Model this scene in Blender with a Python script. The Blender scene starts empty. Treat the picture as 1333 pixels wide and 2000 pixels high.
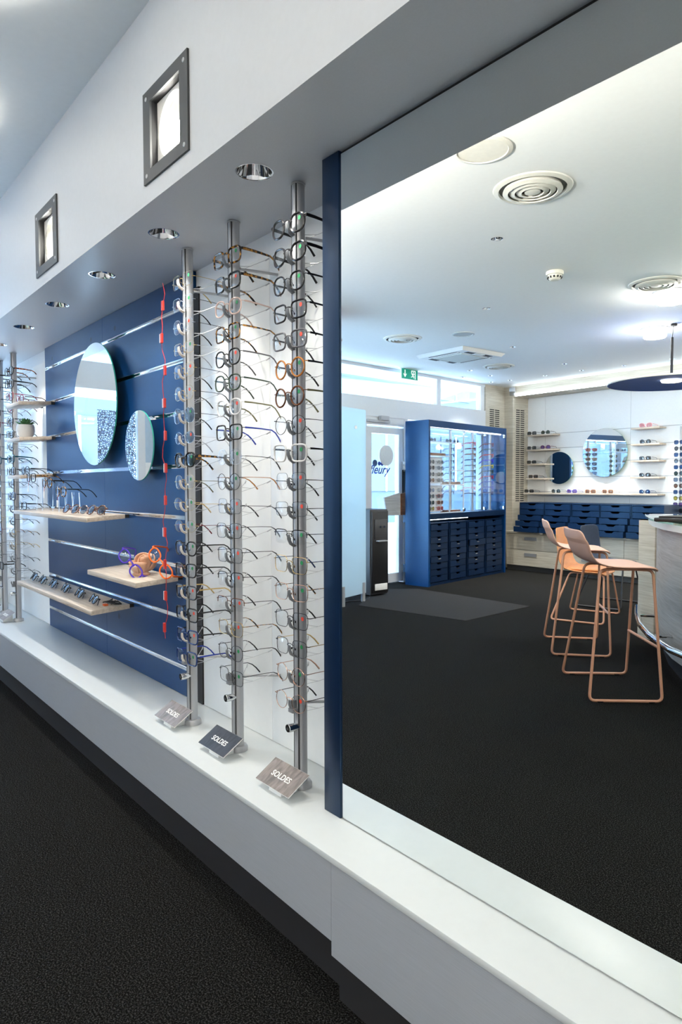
import bpy, bmesh, math, random
from mathutils import Vector, Matrix
random.seed(7)
SC = bpy.context.scene
COL = SC.collection
PI = math.pi

# ------------------------------------------------------------------ camera
cam_d = bpy.data.cameras.new('camera')
cam = bpy.data.objects.new('camera', cam_d)
COL.objects.link(cam)
SC.camera = cam
FPX = 1351.7
cam_d.sensor_fit = 'VERTICAL'
cam_d.sensor_height = 36.0
cam_d.lens = FPX / 2000.0 * 36.0
cam_d.clip_start = 0.02
cam_d.clip_end = 200
yaw, pit, rol = math.radians(51.2257), math.radians(-2.27515), math.radians(-0.1581)
fw = Vector((-math.sin(yaw)*math.cos(pit), math.cos(yaw)*math.cos(pit), math.sin(pit)))
rt = Vector((math.cos(yaw), math.sin(yaw), 0))
up = rt.cross(fw)
rt2 = rt*math.cos(rol) + up*math.sin(rol)
up2 = -rt*math.sin(rol) + up*math.cos(rol)
mw = Matrix.Identity(4)
for i in range(3):
    mw[i][0], mw[i][1], mw[i][2] = rt2[i], up2[i], -fw[i]
mw.translation = (0, -1.10, 1.22)
cam.matrix_world = mw

# ------------------------------------------------------------------ sky and exposure
wd = bpy.data.worlds.new('sky'); SC.world = wd
wd.use_nodes = True
bg = wd.node_tree.nodes['Background']
bg.inputs[0].default_value = (0.60, 0.79, 1.0, 1)
bg.inputs[1].default_value = 10.0
SC.view_settings.view_transform = 'Standard'
SC.view_settings.look = 'None'
SC.view_settings.gamma = 1.0
SC.view_settings.use_curve_mapping = False
SC.view_settings.exposure = 1.4
SC.cycles.use_denoising = True
SC.cycles.transparent_max_bounces = 40
SC.cycles.max_bounces = 12
SC.cycles.sample_clamp_indirect = 6.0
SC.cycles.caustics_refractive = False
LAMP_STRENGTH = 46.0
SPOT_WATTS = 9.5
FASCIA_WATTS = 50.0

# ------------------------------------------------------------------ materials
MATS = {}
def nt(name):
    m = bpy.data.materials.new(name); m.use_nodes = True
    t = m.node_tree
    return m, t, t.nodes['Principled BSDF'], t.nodes['Material Output']

def plain(name, col, rough=0.5, metal=0.0, grain=0.03, scale=40, coat=0.0, stretch=(1, 1, 1), bump=0.0, spec=0.5, tint=(1, 1, 1)):
    """principled with a faint procedural grain"""
    if name in MATS: return MATS[name]
    m, t, b, o = nt(name)
    tc = t.nodes.new('ShaderNodeTexCoord'); mp = t.nodes.new('ShaderNodeMapping')
    mp.inputs['Scale'].default_value = stretch
    nz = t.nodes.new('ShaderNodeTexNoise'); nz.inputs['Scale'].default_value = scale; nz.inputs['Detail'].default_value = 3
    cr = t.nodes.new('ShaderNodeValToRGB')
    c0 = [max(0, c*(1-grain)) for c in col]; c1 = [min(1, c*(1+grain)) for c in col]
    cr.color_ramp.elements[0].color = (*c0, 1); cr.color_ramp.elements[1].color = (*c1, 1)
    cr.color_ramp.elements[0].position = 0.3; cr.color_ramp.elements[1].position = 0.7
    L = t.links.new
    L(tc.outputs['Object'], mp.inputs[0]); L(mp.outputs[0], nz.inputs['Vector']); L(nz.outputs['Fac'], cr.inputs[0]); L(cr.outputs[0], b.inputs['Base Color'])
    b.inputs['Roughness'].default_value = rough; b.inputs['Metallic'].default_value = metal
    b.inputs['Specular Tint'].default_value = (*tint, 1)
    b.inputs['Coat Weight'].default_value = coat; b.inputs['Specular IOR Level'].default_value = spec
    if bump:
        bp = t.nodes.new('ShaderNodeBump'); bp.inputs['Strength'].default_value = bump; bp.inputs['Distance'].default_value = 0.002
        L(nz.outputs['Fac'], bp.inputs['Height']); L(bp.outputs[0], b.inputs['Normal'])
    MATS[name] = m
    return m

def emit(name, col, s, base=(0.9, 0.9, 0.88)):
    if name in MATS: return MATS[name]
    m, t, b, o = nt(name)
    b.inputs['Base Color'].default_value = (*base, 1)
    b.inputs['Emission Color'].default_value = (*col, 1); b.inputs['Emission Strength'].default_value = s
    MATS[name] = m
    return m

def pane(name, tint=(0.97, 0.99, 1.0), refl=1.0, rough=0.0, ior=1.45):
    """thin clear sheet: straight-through light plus a Fresnel reflection"""
    if name in MATS: return MATS[name]
    m, t, b, o = nt(name)
    t.nodes.remove(b)
    tr = t.nodes.new('ShaderNodeBsdfTransparent'); tr.inputs[0].default_value = (*tint, 1)
    gl = t.nodes.new('ShaderNodeBsdfGlossy'); gl.inputs['Roughness'].default_value = rough; gl.inputs[0].default_value = (refl, refl, refl, 1)
    fr = t.nodes.new('ShaderNodeFresnel')
    mx = t.nodes.new('ShaderNodeMixShader')
    ge = t.nodes.new('ShaderNodeNewGeometry'); mr = t.nodes.new('ShaderNodeMapRange')   # a thin sheet reflects alike from both sides
    mr.inputs['To Min'].default_value = ior; mr.inputs['To Max'].default_value = 1/ior
    L = t.links.new
    L(ge.outputs['Backfacing'], mr.inputs['Value']); L(mr.outputs[0], fr.inputs[0])
    L(fr.outputs[0], mx.inputs[0]); L(tr.outputs[0], mx.inputs[1]); L(gl.outputs[0], mx.inputs[2]); L(mx.outputs[0], o.inputs[0])
    MATS[name] = m
    return m

def frosted(name, col, clear=0.2, trans=0.6):
    if name in MATS: return MATS[name]
    m, t, b, o = nt(name)
    b.inputs['Base Color'].default_value = (*col, 1); b.inputs['Roughness'].default_value = 0.12
    tl = t.nodes.new('ShaderNodeBsdfTranslucent'); tl.inputs[0].default_value = (*col, 1)
    tr = t.nodes.new('ShaderNodeBsdfTransparent'); tr.inputs[0].default_value = (*col, 1)
    m1 = t.nodes.new('ShaderNodeMixShader'); m1.inputs[0].default_value = trans
    m2 = t.nodes.new('ShaderNodeMixShader'); m2.inputs[0].default_value = clear
    L = t.links.new
    L(b.outputs[0], m1.inputs[1]); L(tl.outputs[0], m1.inputs[2]); L(m1.outputs[0], m2.inputs[1]); L(tr.outputs[0], m2.inputs[2]); L(m2.outputs[0], o.inputs[0])
    MATS[name] = m
    return m

def wood(name, c0, c1, stretch=(1.2, 1.2, 28), rough=0.45, scale=3.0):
    if name in MATS: return MATS[name]
    m, t, b, o = nt(name)
    tc = t.nodes.new('ShaderNodeTexCoord'); mp = t.nodes.new('ShaderNodeMapping'); mp.inputs['Scale'].default_value = stretch
    nz = t.nodes.new('ShaderNodeTexNoise'); nz.inputs['Scale'].default_value = scale; nz.inputs['Detail'].default_value = 6; nz.inputs['Roughness'].default_value = 0.65
    nz.inputs['Distortion'].default_value = 0.4
    cr = t.nodes.new('ShaderNodeValToRGB')
    cr.color_ramp.elements[0].color = (*c0, 1); cr.color_ramp.elements[1].color = (*c1, 1)
    cr.color_ramp.elements[0].position = 0.32; cr.color_ramp.elements[1].position = 0.68
    bp = t.nodes.new('ShaderNodeBump'); bp.inputs['Strength'].default_value = 0.15; bp.inputs['Distance'].default_value = 0.001
    L = t.links.new
    L(tc.outputs['Object'], mp.inputs[0]); L(mp.outputs[0], nz.inputs['Vector']); L(nz.outputs['Fac'], cr.inputs[0]); L(cr.outputs[0], b.inputs['Base Color'])
    L(nz.outputs['Fac'], bp.inputs['Height']); L(bp.outputs[0], b.inputs['Normal'])
    b.inputs['Roughness'].default_value = rough
    MATS[name] = m
    return m

def carpet(name, dark, light):
    if name in MATS: return MATS[name]
    m, t, b, o = nt(name)
    tc = t.nodes.new('ShaderNodeTexCoord')
    n1 = t.nodes.new('ShaderNodeTexNoise'); n1.inputs['Scale'].default_value = 230; n1.inputs['Detail'].default_value = 2; n1.inputs['Roughness'].default_value = 0.75
    cr = t.nodes.new('ShaderNodeValToRGB')
    cr.color_ramp.elements[0].color = (*dark, 1); cr.color_ramp.elements[1].color = (*light, 1)
    cr.color_ramp.elements[0].position = 0.48; cr.color_ramp.elements[1].position = 0.80
    bp = t.nodes.new('ShaderNodeBump'); bp.inputs['Strength'].default_value = 0.9; bp.inputs['Distance'].default_value = 0.006
    L = t.links.new
    L(tc.outputs['Object'], n1.inputs['Vector']); L(n1.outputs['Fac'], cr.inputs[0]); L(cr.outputs[0], b.inputs['Base Color'])
    L(n1.outputs['Fac'], bp.inputs['Height']); L(bp.outputs[0], b.inputs['Normal'])
    b.inputs['Roughness'].default_value = 1.0; b.inputs['Specular IOR Level'].default_value = 0.1
    MATS[name] = m
    return m

def tortoise(name, a, b_, scale=90):
    if name in MATS: return MATS[name]
    m, t, b, o = nt(name)
    tc = t.nodes.new('ShaderNodeTexCoord')
    n1 = t.nodes.new('ShaderNodeTexNoise'); n1.inputs['Scale'].default_value = scale; n1.inputs['Detail'].default_value = 2
    cr = t.nodes.new('ShaderNodeValToRGB')
    cr.color_ramp.elements[0].color = (*a, 1); cr.color_ramp.elements[1].color = (*b_, 1)
    cr.color_ramp.elements[0].position = 0.48; cr.color_ramp.elements[1].position = 0.62
    L = t.links.new
    L(tc.outputs['Object'], n1.inputs['Vector']); L(n1.outputs['Fac'], cr.inputs[0]); L(cr.outputs[0], b.inputs['Base Color'])
    b.inputs['Roughness'].default_value = 0.15
    MATS[name] = m
    return m

def speckled_decal(name):
    """privacy film on the street glass: a lace of small clear cells in a milky sheet"""
    if name in MATS: return MATS[name]
    m, t, b, o = nt(name)
    b.inputs['Base Color'].default_value = (0.45, 0.55, 0.70, 1); b.inputs['Roughness'].default_value = 0.3
    tl = t.nodes.new('ShaderNodeBsdfTranslucent'); tl.inputs[0].default_value = (0.10, 0.15, 0.24, 1)
    tr = t.nodes.new('ShaderNodeBsdfTransparent')
    tc = t.nodes.new('ShaderNodeTexCoord'); vo = t.nodes.new('ShaderNodeTexVoronoi'); vo.inputs['Scale'].default_value = 55; vo.feature = 'DISTANCE_TO_EDGE'
    cr = t.nodes.new('ShaderNodeValToRGB'); cr.color_ramp.elements[0].position = 0.10; cr.color_ramp.elements[1].position = 0.20
    a = t.nodes.new('ShaderNodeMixShader'); a.inputs[0].default_value = 0.6
    c = t.nodes.new('ShaderNodeMixShader')
    L = t.links.new
    L(tc.outputs['Object'], vo.inputs['Vector']); L(vo.outputs['Distance'], cr.inputs[0]); L(cr.outputs[0], c.inputs[0])
    L(b.outputs[0], a.inputs[1]); L(tl.outputs[0], a.inputs[2]); L(a.outputs[0], c.inputs[1]); L(tr.outputs[0], c.inputs[2]); L(c.outputs[0], o.inputs[0])
    MATS[name] = m
    return m

def sale_card(name, a, b_):
    if name in MATS: return MATS[name]
    m, t, b, o = nt(name)
    tc = t.nodes.new('ShaderNodeTexCoord'); mp = t.nodes.new('ShaderNodeMapping'); mp.inputs['Scale'].default_value = (30, 9, 9); mp.inputs['Rotation'].default_value = (0, 0, 0.25)
    nz = t.nodes.new('ShaderNodeTexNoise'); nz.inputs['Scale'].default_value = 2.2; nz.inputs['Detail'].default_value = 5; nz.inputs['Distortion'].default_value = 0.6
    cr = t.nodes.new('ShaderNodeValToRGB'); cr.color_ramp.elements[0].color = (*a, 1); cr.color_ramp.elements[1].color = (*b_, 1)
    cr.color_ramp.elements[0].position = 0.3; cr.color_ramp.elements[1].position = 0.7
    L = t.links.new
    L(tc.outputs['Object'], mp.inputs[0]); L(mp.outputs[0], nz.inputs['Vector']); L(nz.outputs['Fac'], cr.inputs[0]); L(cr.outputs[0], b.inputs['Base Color'])
    b.inputs['Roughness'].default_value = 0.35
    MATS[name] = m
    return m

WHITE = plain('white_laminate', (0.80, 0.81, 0.82), 0.45, grain=0.015, scale=60)
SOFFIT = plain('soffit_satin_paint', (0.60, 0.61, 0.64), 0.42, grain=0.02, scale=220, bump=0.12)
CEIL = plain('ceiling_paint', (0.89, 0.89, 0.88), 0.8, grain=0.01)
GLEDGE = plain('white_back_painted_glass', (0.61, 0.645, 0.65), 0.34, grain=0.01)
FASC = plain('brushed_grey_laminate', (0.37, 0.395, 0.43), 0.35, grain=0.05, scale=12, stretch=(1.5, 1.5, 90))
BACKGLASS = plain('white_glass_back_panel', (0.84, 0.86, 0.86), 0.22, grain=0.01)
NAVY = plain('navy_laminate', (0.003, 0.034, 0.125), 0.28, grain=0.05, scale=60, spec=0.45, tint=(.40, .70, 1.0))
NAVYD = plain('dark_navy_lacquer', (0.004, 0.014, 0.045), 0.35, grain=0.05, spec=0.5, tint=(.4, .7, 1.0))
BLACK = plain('black_plastic', (0.012, 0.012, 0.014), 0.35)
BLACKM = plain('black_matt', (0.015, 0.015, 0.017), 0.7)
ALU = plain('aluminium', (0.46, 0.47, 0.49), 0.46, 0.55, grain=0.04, stretch=(200, 200, 1))
CHROME = plain('chrome', (0.82, 0.83, 0.85), 0.06, 1.0, grain=0.0)
STEELG = plain('grey_bronze_metal', (0.055, 0.058, 0.062), 0.5, 0.2, grain=0.05, stretch=(1, 1, 40))
GREYP = plain('grey_plastic', (0.20, 0.21, 0.225), 0.4)
CLEARP = plain('pale_plastic', (0.75, 0.70, 0.64), 0.25)
OAK = wood('pale_oak', (0.42, 0.35, 0.28), (0.66, 0.58, 0.49), (1.5, 22, 22))
OAKF = wood('pale_oak_front', (0.48, 0.43, 0.34), (0.70, 0.65, 0.55), (1.0, 1.0, 30))
GREYOAK = wood('grey_oak', (0.34, 0.34, 0.33), (0.55, 0.55, 0.54), (1.0, 1.0, 30))
CARPET = carpet('charcoal_carpet', (0.0010, 0.0010, 0.0010), (0.088, 0.088, 0.085))
MAT = carpet('grey_entrance_mat', (0.03, 0.03, 0.03), (0.12, 0.12, 0.12))
MIRROR = plain('mirror_silver', (0.90, 0.93, 0.92), 0.0, 1.0, grain=0.0)
GREENEDGE = plain('green_glass_edge', (0.05, 0.42, 0.32), 0.1, grain=0.0)
LENS = pane('clear_lens', (0.96, 0.975, 0.985), 1.0, ior=1.6)
WINDOW = pane('window_glass', (0.95, 0.985, 1.0))
CASEGLASS = pane('showcase_glass', (0.97, 0.985, 1.0))
FROST = frosted('frosted_glass', (0.70, 0.80, 0.82), 0.16, 0.5)
RED = plain('red_plastic', (0.55, 0.03, 0.02), 0.35)
REDDOT = plain('red_dot', (0.65, 0.06, 0.03), 0.5)
GREENDOT = plain('green_dot', (0.015, 0.22, 0.07), 0.5)
TAGW = plain('white_tag', (0.85, 0.84, 0.82), 0.5)
LAMPE = emit('opal_lamp_glass', (1.0, 0.95, 0.87), LAMP_STRENGTH)
SPOTE = emit('spot_bulb', (1.0, 0.93, 0.82), 14.0)
LEDE = emit('led_strip', (0.80, 0.90, 1.0), 11.0)
LEDC = emit('showcase_led', (0.85, 0.92, 1.0), 5.0)

# frame materials
def F(name):
    d = {'black': ((0.010, 0.010, 0.012), 0.2, 0), 'grey': ((0.10, 0.10, 0.11), 0.25, 0), 'green': ((0.03, 0.05, 0.035), 0.25, 0),
         'olive': ((0.16, 0.15, 0.08), 0.25, 0), 'brown': ((0.11, 0.035, 0.012), 0.2, 0), 'amber': ((0.40, 0.15, 0.03), 0.2, 0), 'clear': ((0.62, 0.62, 0.62), 0.1, 0),
         'rose_clear': ((0.68, 0.50, 0.44), 0.12, 0), 'gold': ((0.75, 0.52, 0.22), 0.2, 1), 'rose_gold': ((0.72, 0.42, 0.30), 0.22, 1), 'silver': ((0.7, 0.7, 0.72), 0.2, 1),
         'gunmetal': ((0.10, 0.10, 0.11), 0.25, 1), 'darkwire': ((0.03, 0.03, 0.035), 0.3, 0.6), 'blue': ((0.02, 0.045, 0.35), 0.2, 0), 'navy': ((0.01, 0.03, 0.12), 0.2, 0),
         'violet': ((0.075, 0.035, 0.48), 0.2, 0), 'orange': ((0.95, 0.16, 0.015), 0.2, 0), 'burgundy': ((0.16, 0.01, 0.02), 0.2, 0), 'teal': ((0.01, 0.07, 0.10), 0.2, 0),
         'red': ((0.5, 0.02, 0.03), 0.2, 0), 'pink': ((0.85, 0.35, 0.38), 0.2, 0), 'white': ((0.8, 0.8, 0.8), 0.25, 0), 'yellow': ((0.7, 0.5, 0.04), 0.2, 0)}
    if name == 'tort': return tortoise('tortoiseshell', (0.012, 0.008, 0.006), (0.45, 0.20, 0.03))
    if name == 'havana': return tortoise('havana_red', (0.10, 0.012, 0.006), (0.55, 0.12, 0.02))
    c, r, m = d[name]
    return plain('frame_' + name, c, r, m, grain=0.0)
def TINT(name):
    d = {'clear': None, 'smoke': (0.10, 0.12, 0.14), 'dgreen': (0.05, 0.08, 0.06), 'bluegrey': (0.22, 0.30, 0.40), 'brownt': (0.28, 0.14, 0.08), 'pinkt': (0.7, 0.30, 0.32),
         'bluet': (0.03, 0.10, 0.30), 'yellowt': (0.50, 0.42, 0.05), 'redt': (0.55, 0.10, 0.05), 'greent': (0.03, 0.28, 0.16), 'violett': (0.22, 0.12, 0.42)}
    if d[name] is None: return LENS
    return pane('lens_' + name, d[name], 1.0, ior=1.75)

# ------------------------------------------------------------------ mesh helpers
class MB:
    def __init__(s): s.bm = bmesh.new()
    def hexa(s, p):
        v = [s.bm.verts.new(q) for q in p]
        for f in ((0, 1, 2, 3), (4, 7, 6, 5), (0, 4, 5, 1), (1, 5, 6, 2), (2, 6, 7, 3), (3, 7, 4, 0)): s.bm.faces.new([v[i] for i in f])
        return s
    def box(s, x0, x1, y0, y1, z0, z1):
        return s.hexa([(x0, y0, z0), (x1, y0, z0), (x1, y1, z0), (x0, y1, z0), (x0, y0, z1), (x1, y0, z1), (x1, y1, z1), (x0, y1, z1)])
    def bbox(s, x0, x1, y0, y1, z0, z1, b=0.002, seg=2):
        t = bmesh.new(); m = MB.__new__(MB); m.bm = t; m.box(x0, x1, y0, y1, z0, z1)
        bmesh.ops.bevel(t, geom=list(t.edges), offset=b, segments=seg, affect='EDGES', profile=0.5)
        me = bpy.data.meshes.new('tmp'); t.to_mesh(me); t.free(); s.bm.from_mesh(me); bpy.data.meshes.remove(me)
        return s
    def quad(s, *p):
        s.bm.faces.new([s.bm.verts.new(q) for q in p]); return s
    def prism(s, poly, off):
        off = Vector(off); a = [s.bm.verts.new(q) for q in poly]; b = [s.bm.verts.new(Vector(q)+off) for q in poly]
        s.bm.faces.new(a); s.bm.faces.new(b[::-1]); n = len(a)
        for i in range(n): s.bm.faces.new([a[i], b[i], b[(i+1) % n], a[(i+1) % n]])
        return s
    def cyl(s, p0, p1, r0, r1=None, n=16, caps=True):
        return s.tube([p0, p1], [r0, r0 if r1 is None else r1], n, caps=caps)
    def tube(s, pts, r, n=8, closed=False, caps=True, upv=None):
        pts = [Vector(p) for p in pts]; k = len(pts)
        rr = r if isinstance(r, list) else [r]*k
        rings = []; ref = None
        for i, p in enumerate(pts):
            a = pts[(i-1) % k] if (closed or i > 0) else p
            b = pts[(i+1) % k] if (closed or i < k-1) else p
            t = (b-a)
            t = t.normalized() if t.length > 1e-9 else Vector((0, 0, 1))
            if ref is None:
                ref = Vector(upv) if upv else (Vector((0, 0, 1)) if abs(t.z) < 0.9 else Vector((1, 0, 0)))
            u = ref - t*ref.dot(t)
            if u.length < 1e-6: u = t.orthogonal()
            u.normalize(); v = t.cross(u); 
            if not upv: ref = u
            q = rr[i]; ru, rv = (q if isinstance(q, tuple) else (q, q))
            ring = []
            for j in range(n):
                th = 2*PI*(j+0.5)/n
                ring.append(s.bm.verts.new(p + u*(ru*math.cos(th)) + v*(rv*math.sin(th))))
            rings.append(ring)
        m = k if closed else k-1
        for i in range(m):
            A, B = rings[i], rings[(i+1) % k]
            for j in range(n): s.bm.faces.new([A[j], A[(j+1) % n], B[(j+1) % n], B[j]])
        if not closed and caps:
            s.bm.faces.new(rings[0][::-1]); s.bm.faces.new(rings[-1])
        return s
    def lathe(s, prof, c=(0, 0, 0), n=32, axis='z'):
        rings = []
        for r, h in prof:
            ring = []
            if r < 1e-6:
                q = (0, 0, h)
                ring = [s.bm.verts.new(s._ax(q, c, axis))]
            else:
                for j in range(n):
                    a = 2*PI*j/n
                    ring.append(s.bm.verts.new(s._ax((r*math.cos(a), r*math.sin(a), h), c, axis)))
            rings.append(ring)
        for A, B in zip(rings, rings[1:]):
            if len(A) == 1 and len(B) == 1: continue
            if len(A) == 1:
                for j in range(n): s.bm.faces.new([A[0], B[j], B[(j+1) % n]])
            elif len(B) == 1:
                for j in range(n): s.bm.faces.new([A[j], B[0], A[(j+1) % n]])
            else:
                for j in range(n): s.bm.faces.new([A[j], B[j], B[(j+1) % n], A[(j+1) % n]])
        return s
    def _ax(s, q, c, axis):
        x, y, z = q
        if axis == 'y': x, y, z = x, z, y
        if axis == 'x': x, y, z = z, x, y
        return (x+c[0], y+c[1], z+c[2])
    def map(s, f):
        for v in s.bm.verts: v.co = Vector(f(v.co))
        return s
    def mesh(s, name, mat, angle=35, recalc=True):
        if recalc: bmesh.ops.recalc_face_normals(s.bm, faces=list(s.bm.faces))
        me = bpy.data.meshes.new(name); s.bm.to_mesh(me); s.bm.free()
        me.polygons.foreach_set('use_smooth', [True]*len(me.polygons))
        me.set_sharp_from_angle(angle=math.radians(angle))
        if mat: me.materials.append(mat)
        return me
    def obj(s, name, mat, parent=None, label=None, cat=None, group=None, kind=None, angle=35):
        if parent is not None:
            w = wloc(parent)
            for v in s.bm.verts: v.co -= w
        me = s.mesh(name, mat, angle)
        return link(bpy.data.objects.new(name, me), parent, label, cat, group, kind)

WL = {}
def wloc(o): return WL.get(o.name, Vector((0, 0, 0)))
def link(o, parent=None, label=None, cat=None, group=None, kind=None):
    COL.objects.link(o)
    if parent is not None:
        o.parent = parent; WL[o.name] = wloc(parent)
    if label: o['label'] = label
    if cat: o['category'] = cat
    if group: o['group'] = group
    if kind: o['kind'] = kind
    return o
def thing(name, label, cat, loc=(0, 0, 0), group=None, rot=None):
    """an Empty at the base of a thing; rot is only used for things whose parts are given in local coordinates"""
    o = bpy.data.objects.new(name, None); o.empty_display_size = 0.05
    o.location = loc
    if rot: o.rotation_euler = rot
    link(o, None, label, cat, group)
    WL[o.name] = Vector(loc)
    return o
def part(name, me, parent, label=None):
    o = bpy.data.objects.new(name, me); return link(o, parent, label)
def S(mb, name, mat, parent=None, **k):
    return mb.obj(name, mat, parent, kind=None if parent else 'structure', **k)

def sheet(mb, f, us, vs, rects=(), discs=()):
    """flat sheet over a grid in (u, v) with rectangular and round holes; f maps (u, v) to a point"""
    U, V = set(us), set(vs)
    sq = [(cu-a, cu+a, cv-a, cv+a, cu, cv, r) for cu, cv, r, a in discs]
    for a, b, c, d in list(rects)+[q[:4] for q in sq]: U |= {a, b}; V |= {c, d}
    U, V = sorted(U), sorted(V)
    for i in range(len(U)-1):
        for j in range(len(V)-1):
            cu, cv = (U[i]+U[i+1])/2, (V[j]+V[j+1])/2
            if any(a < cu < b and c < cv < d for a, b, c, d in rects) or any(q[0] < cu < q[1] and q[2] < cv < q[3] for q in sq): continue
            mb.quad(f(U[i], V[j]), f(U[i+1], V[j]), f(U[i+1], V[j+1]), f(U[i], V[j+1]))
    for a, b, c, d, cu, cv, r in sq:
        n = 32; h = (b-a)/2
        for k in range(n):
            q = []
            for kk in (k, k+1):
                t = 2*PI*kk/n + PI/4
                co, si = math.cos(t), math.sin(t); m = h/max(abs(co), abs(si))
                q.append((f(cu+r*co, cv+r*si), f(cu+m*co, cv+m*si)))
            mb.quad(q[0][0], q[0][1], q[1][1], q[1][0])
    return mb

def text(name, body, size, mat, parent, mw, extrude=0.0004, offset=0.0, shear=0.0, space=1.0):
    c = bpy.data.curves.new(name, 'FONT'); c.body = body; c.size = size; c.extrude = extrude; c.offset = offset
    c.align_x = 'CENTER'; c.align_y = 'CENTER'; c.shear = shear; c.space_character = space
    c.materials.append(mat)
    q = bpy.data.objects.new(name, c)
    me = bpy.data.meshes.new_from_object(q); bpy.data.objects.remove(q); bpy.data.curves.remove(c)
    o = bpy.data.objects.new(name, me); COL.objects.link(o); o.parent = parent
    o.matrix_local = mw
    return o

# The room in front of the mirror is described by (a, b): a runs along the display wall (x), b is the distance from it into the shop.
def R(a, b, z): return (a, -b, z)
def rflip(co): return (co[0], -co[1], co[2])

# ================================================================== LARGE STRUCTURE
ZC, ZS, ZL = 2.62, 2.051, 0.357       # ceiling, soffit, display ledge
FX = lambda b: -6.15 - 0.09*(b-4)     # street facade line
XR = 3.2                               # right end of the shop
BF = 7.6                               # depth of the shop

MB().box(-7.0, XR+0.1, -BF-0.2, 0.25, -0.1, 0).obj('floor', CARPET, kind='structure')

# ceiling with round holes for the recessed spots
SPOTS = [(-2.567, 2.11, .030), (-3.62, 3.30, .030), (-4.46, 4.74, .030), (-5.70, 5.52, .030), (-4.71, 6.04, .03), (-4.85, 6.62, .03), (-4.34, 6.69, .03), (-3.77, 6.71, .03),
         (-5.81, 6.05, .03), (-6.10, 5.85, .03), (-6.16, 6.5, .03), (-5.90, 6.57, .03), (-5.37, 6.61, .03)]
mb = MB()
sheet(mb, lambda u, v: (u, v, ZC), [-7.0, XR+.1], [-BF-.2, -.2399], discs=[(a, -b, r, 0.06) for a, b, r in SPOTS])
mb.obj('ceiling', CEIL, kind='structure')
MB().box(-7, XR+.1, -BF-.2, .3, ZC+.12, ZC+.2).obj('ceiling_slab', CEIL, kind='structure').name = 'ceiling.001'

# back wall that carries the displays
MB().box(-6.0, XR+.1, .172, .30, 0, ZC).obj('wall_back', WHITE, kind='structure')
MB().box(XR, XR+.1, -BF-.2, .3, 0, ZC).obj('wall_right', WHITE, kind='structure')

# bulkhead above the displays: fascia with holes for the square lamps, and the soffit with the downlight holes
FIX = [(-1.848, 2.236), (-2.978, 2.226), (-4.108, 2.226), (-.60, 2.232), (.53, 2.232), (1.66, 2.232)]  # last three are unseen, added to throw more light on the ceiling
mb = MB()
hx, hz = .099, .099
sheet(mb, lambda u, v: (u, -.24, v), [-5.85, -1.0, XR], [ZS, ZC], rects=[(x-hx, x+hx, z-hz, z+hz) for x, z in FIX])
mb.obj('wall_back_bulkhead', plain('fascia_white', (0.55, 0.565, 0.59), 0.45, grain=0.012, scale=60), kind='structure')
DOWN = [(-1.600-.575*0, -.104), (-2.178, -.10), (-2.752, -.10), (-3.326, -.10), (-3.90, -.10), (-4.474, -.10)]
DOWN[0] = (-1.604, -.104)
mb = MB()
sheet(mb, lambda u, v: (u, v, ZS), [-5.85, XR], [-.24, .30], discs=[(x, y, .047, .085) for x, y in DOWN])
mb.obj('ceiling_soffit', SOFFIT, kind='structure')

# display ledge: white glass top, grey front board, recessed plinth
mb = MB().bbox(-5.85, XR, -.135, .172, ZL-.016, ZL, .002)
mb.obj('display_ledge', GLEDGE, label='long white glossy glass ledge under the eyewear display wall', cat='ledge')
MB().box(-5.85, -1.2475, -.131, -.11, .152, ZL-.0165).obj('trim_1', FASC, kind='structure')
MB().box(-1.2465, XR, -.131, -.11, .118, ZL-.0165).obj('trim_2', FASC, kind='structure')
MB().box(-5.85, -1.247, -.078, .17, 0, ZL-.017).obj('baseboard_back', BLACKM, kind='structure')
MB().box(-1.247, XR, -.107, -.079, 0, ZL-.017).obj('baseboard_back.001', BLACKM, kind='structure')

# white glass panels behind the poles (joints between them)
for i, (x0, x1) in enumerate(((-2.430, -1.9415), (-1.9400, -1.40))):
    MB().bbox(x0, x1, .160, .1715, ZL+.001, ZS-.075, .001).obj('glass_wall_panel', BACKGLASS, label=('white glass back panel beside the navy slatwall', 'white glass back panel beside the navy mirror post')[i], cat='wall panel')
for i, (x0, x1) in enumerate(((-5.05, -4.440), (-5.70, -5.0515))):
    MB().bbox(x0, x1, .160, .1715, ZL+.001, ZS-.075, .001).obj('glass_wall_panel', BACKGLASS, label=('white glass back panel just left of the navy slatwall', 'white glass back panel at the far left end of the display')[i], cat='wall panel')

# navy post and big wall mirror
MB().bbox(-1.438, -1.371, -.004, .1715, ZL+.0005, ZS-.0005, .001).obj('mirror_post', NAVYD, label='tall dark navy post between the eyewear poles and the big mirror', cat='post')
t = thing('wall_mirror', 'big frameless rectangular wall mirror reflecting the shop, right of the navy post', 'mirror', (-1.37, 0, ZL))
MB().box(-1.370, XR-.2, .0004, .006, ZL+.004, ZS-.010).obj('mirror_glass', MIRROR, t)
MB().box(-1.370, XR-.2, .0062, .02, ZL+.0005, ZS-.0005).obj('backing_board', BLACKM, t)

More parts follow.
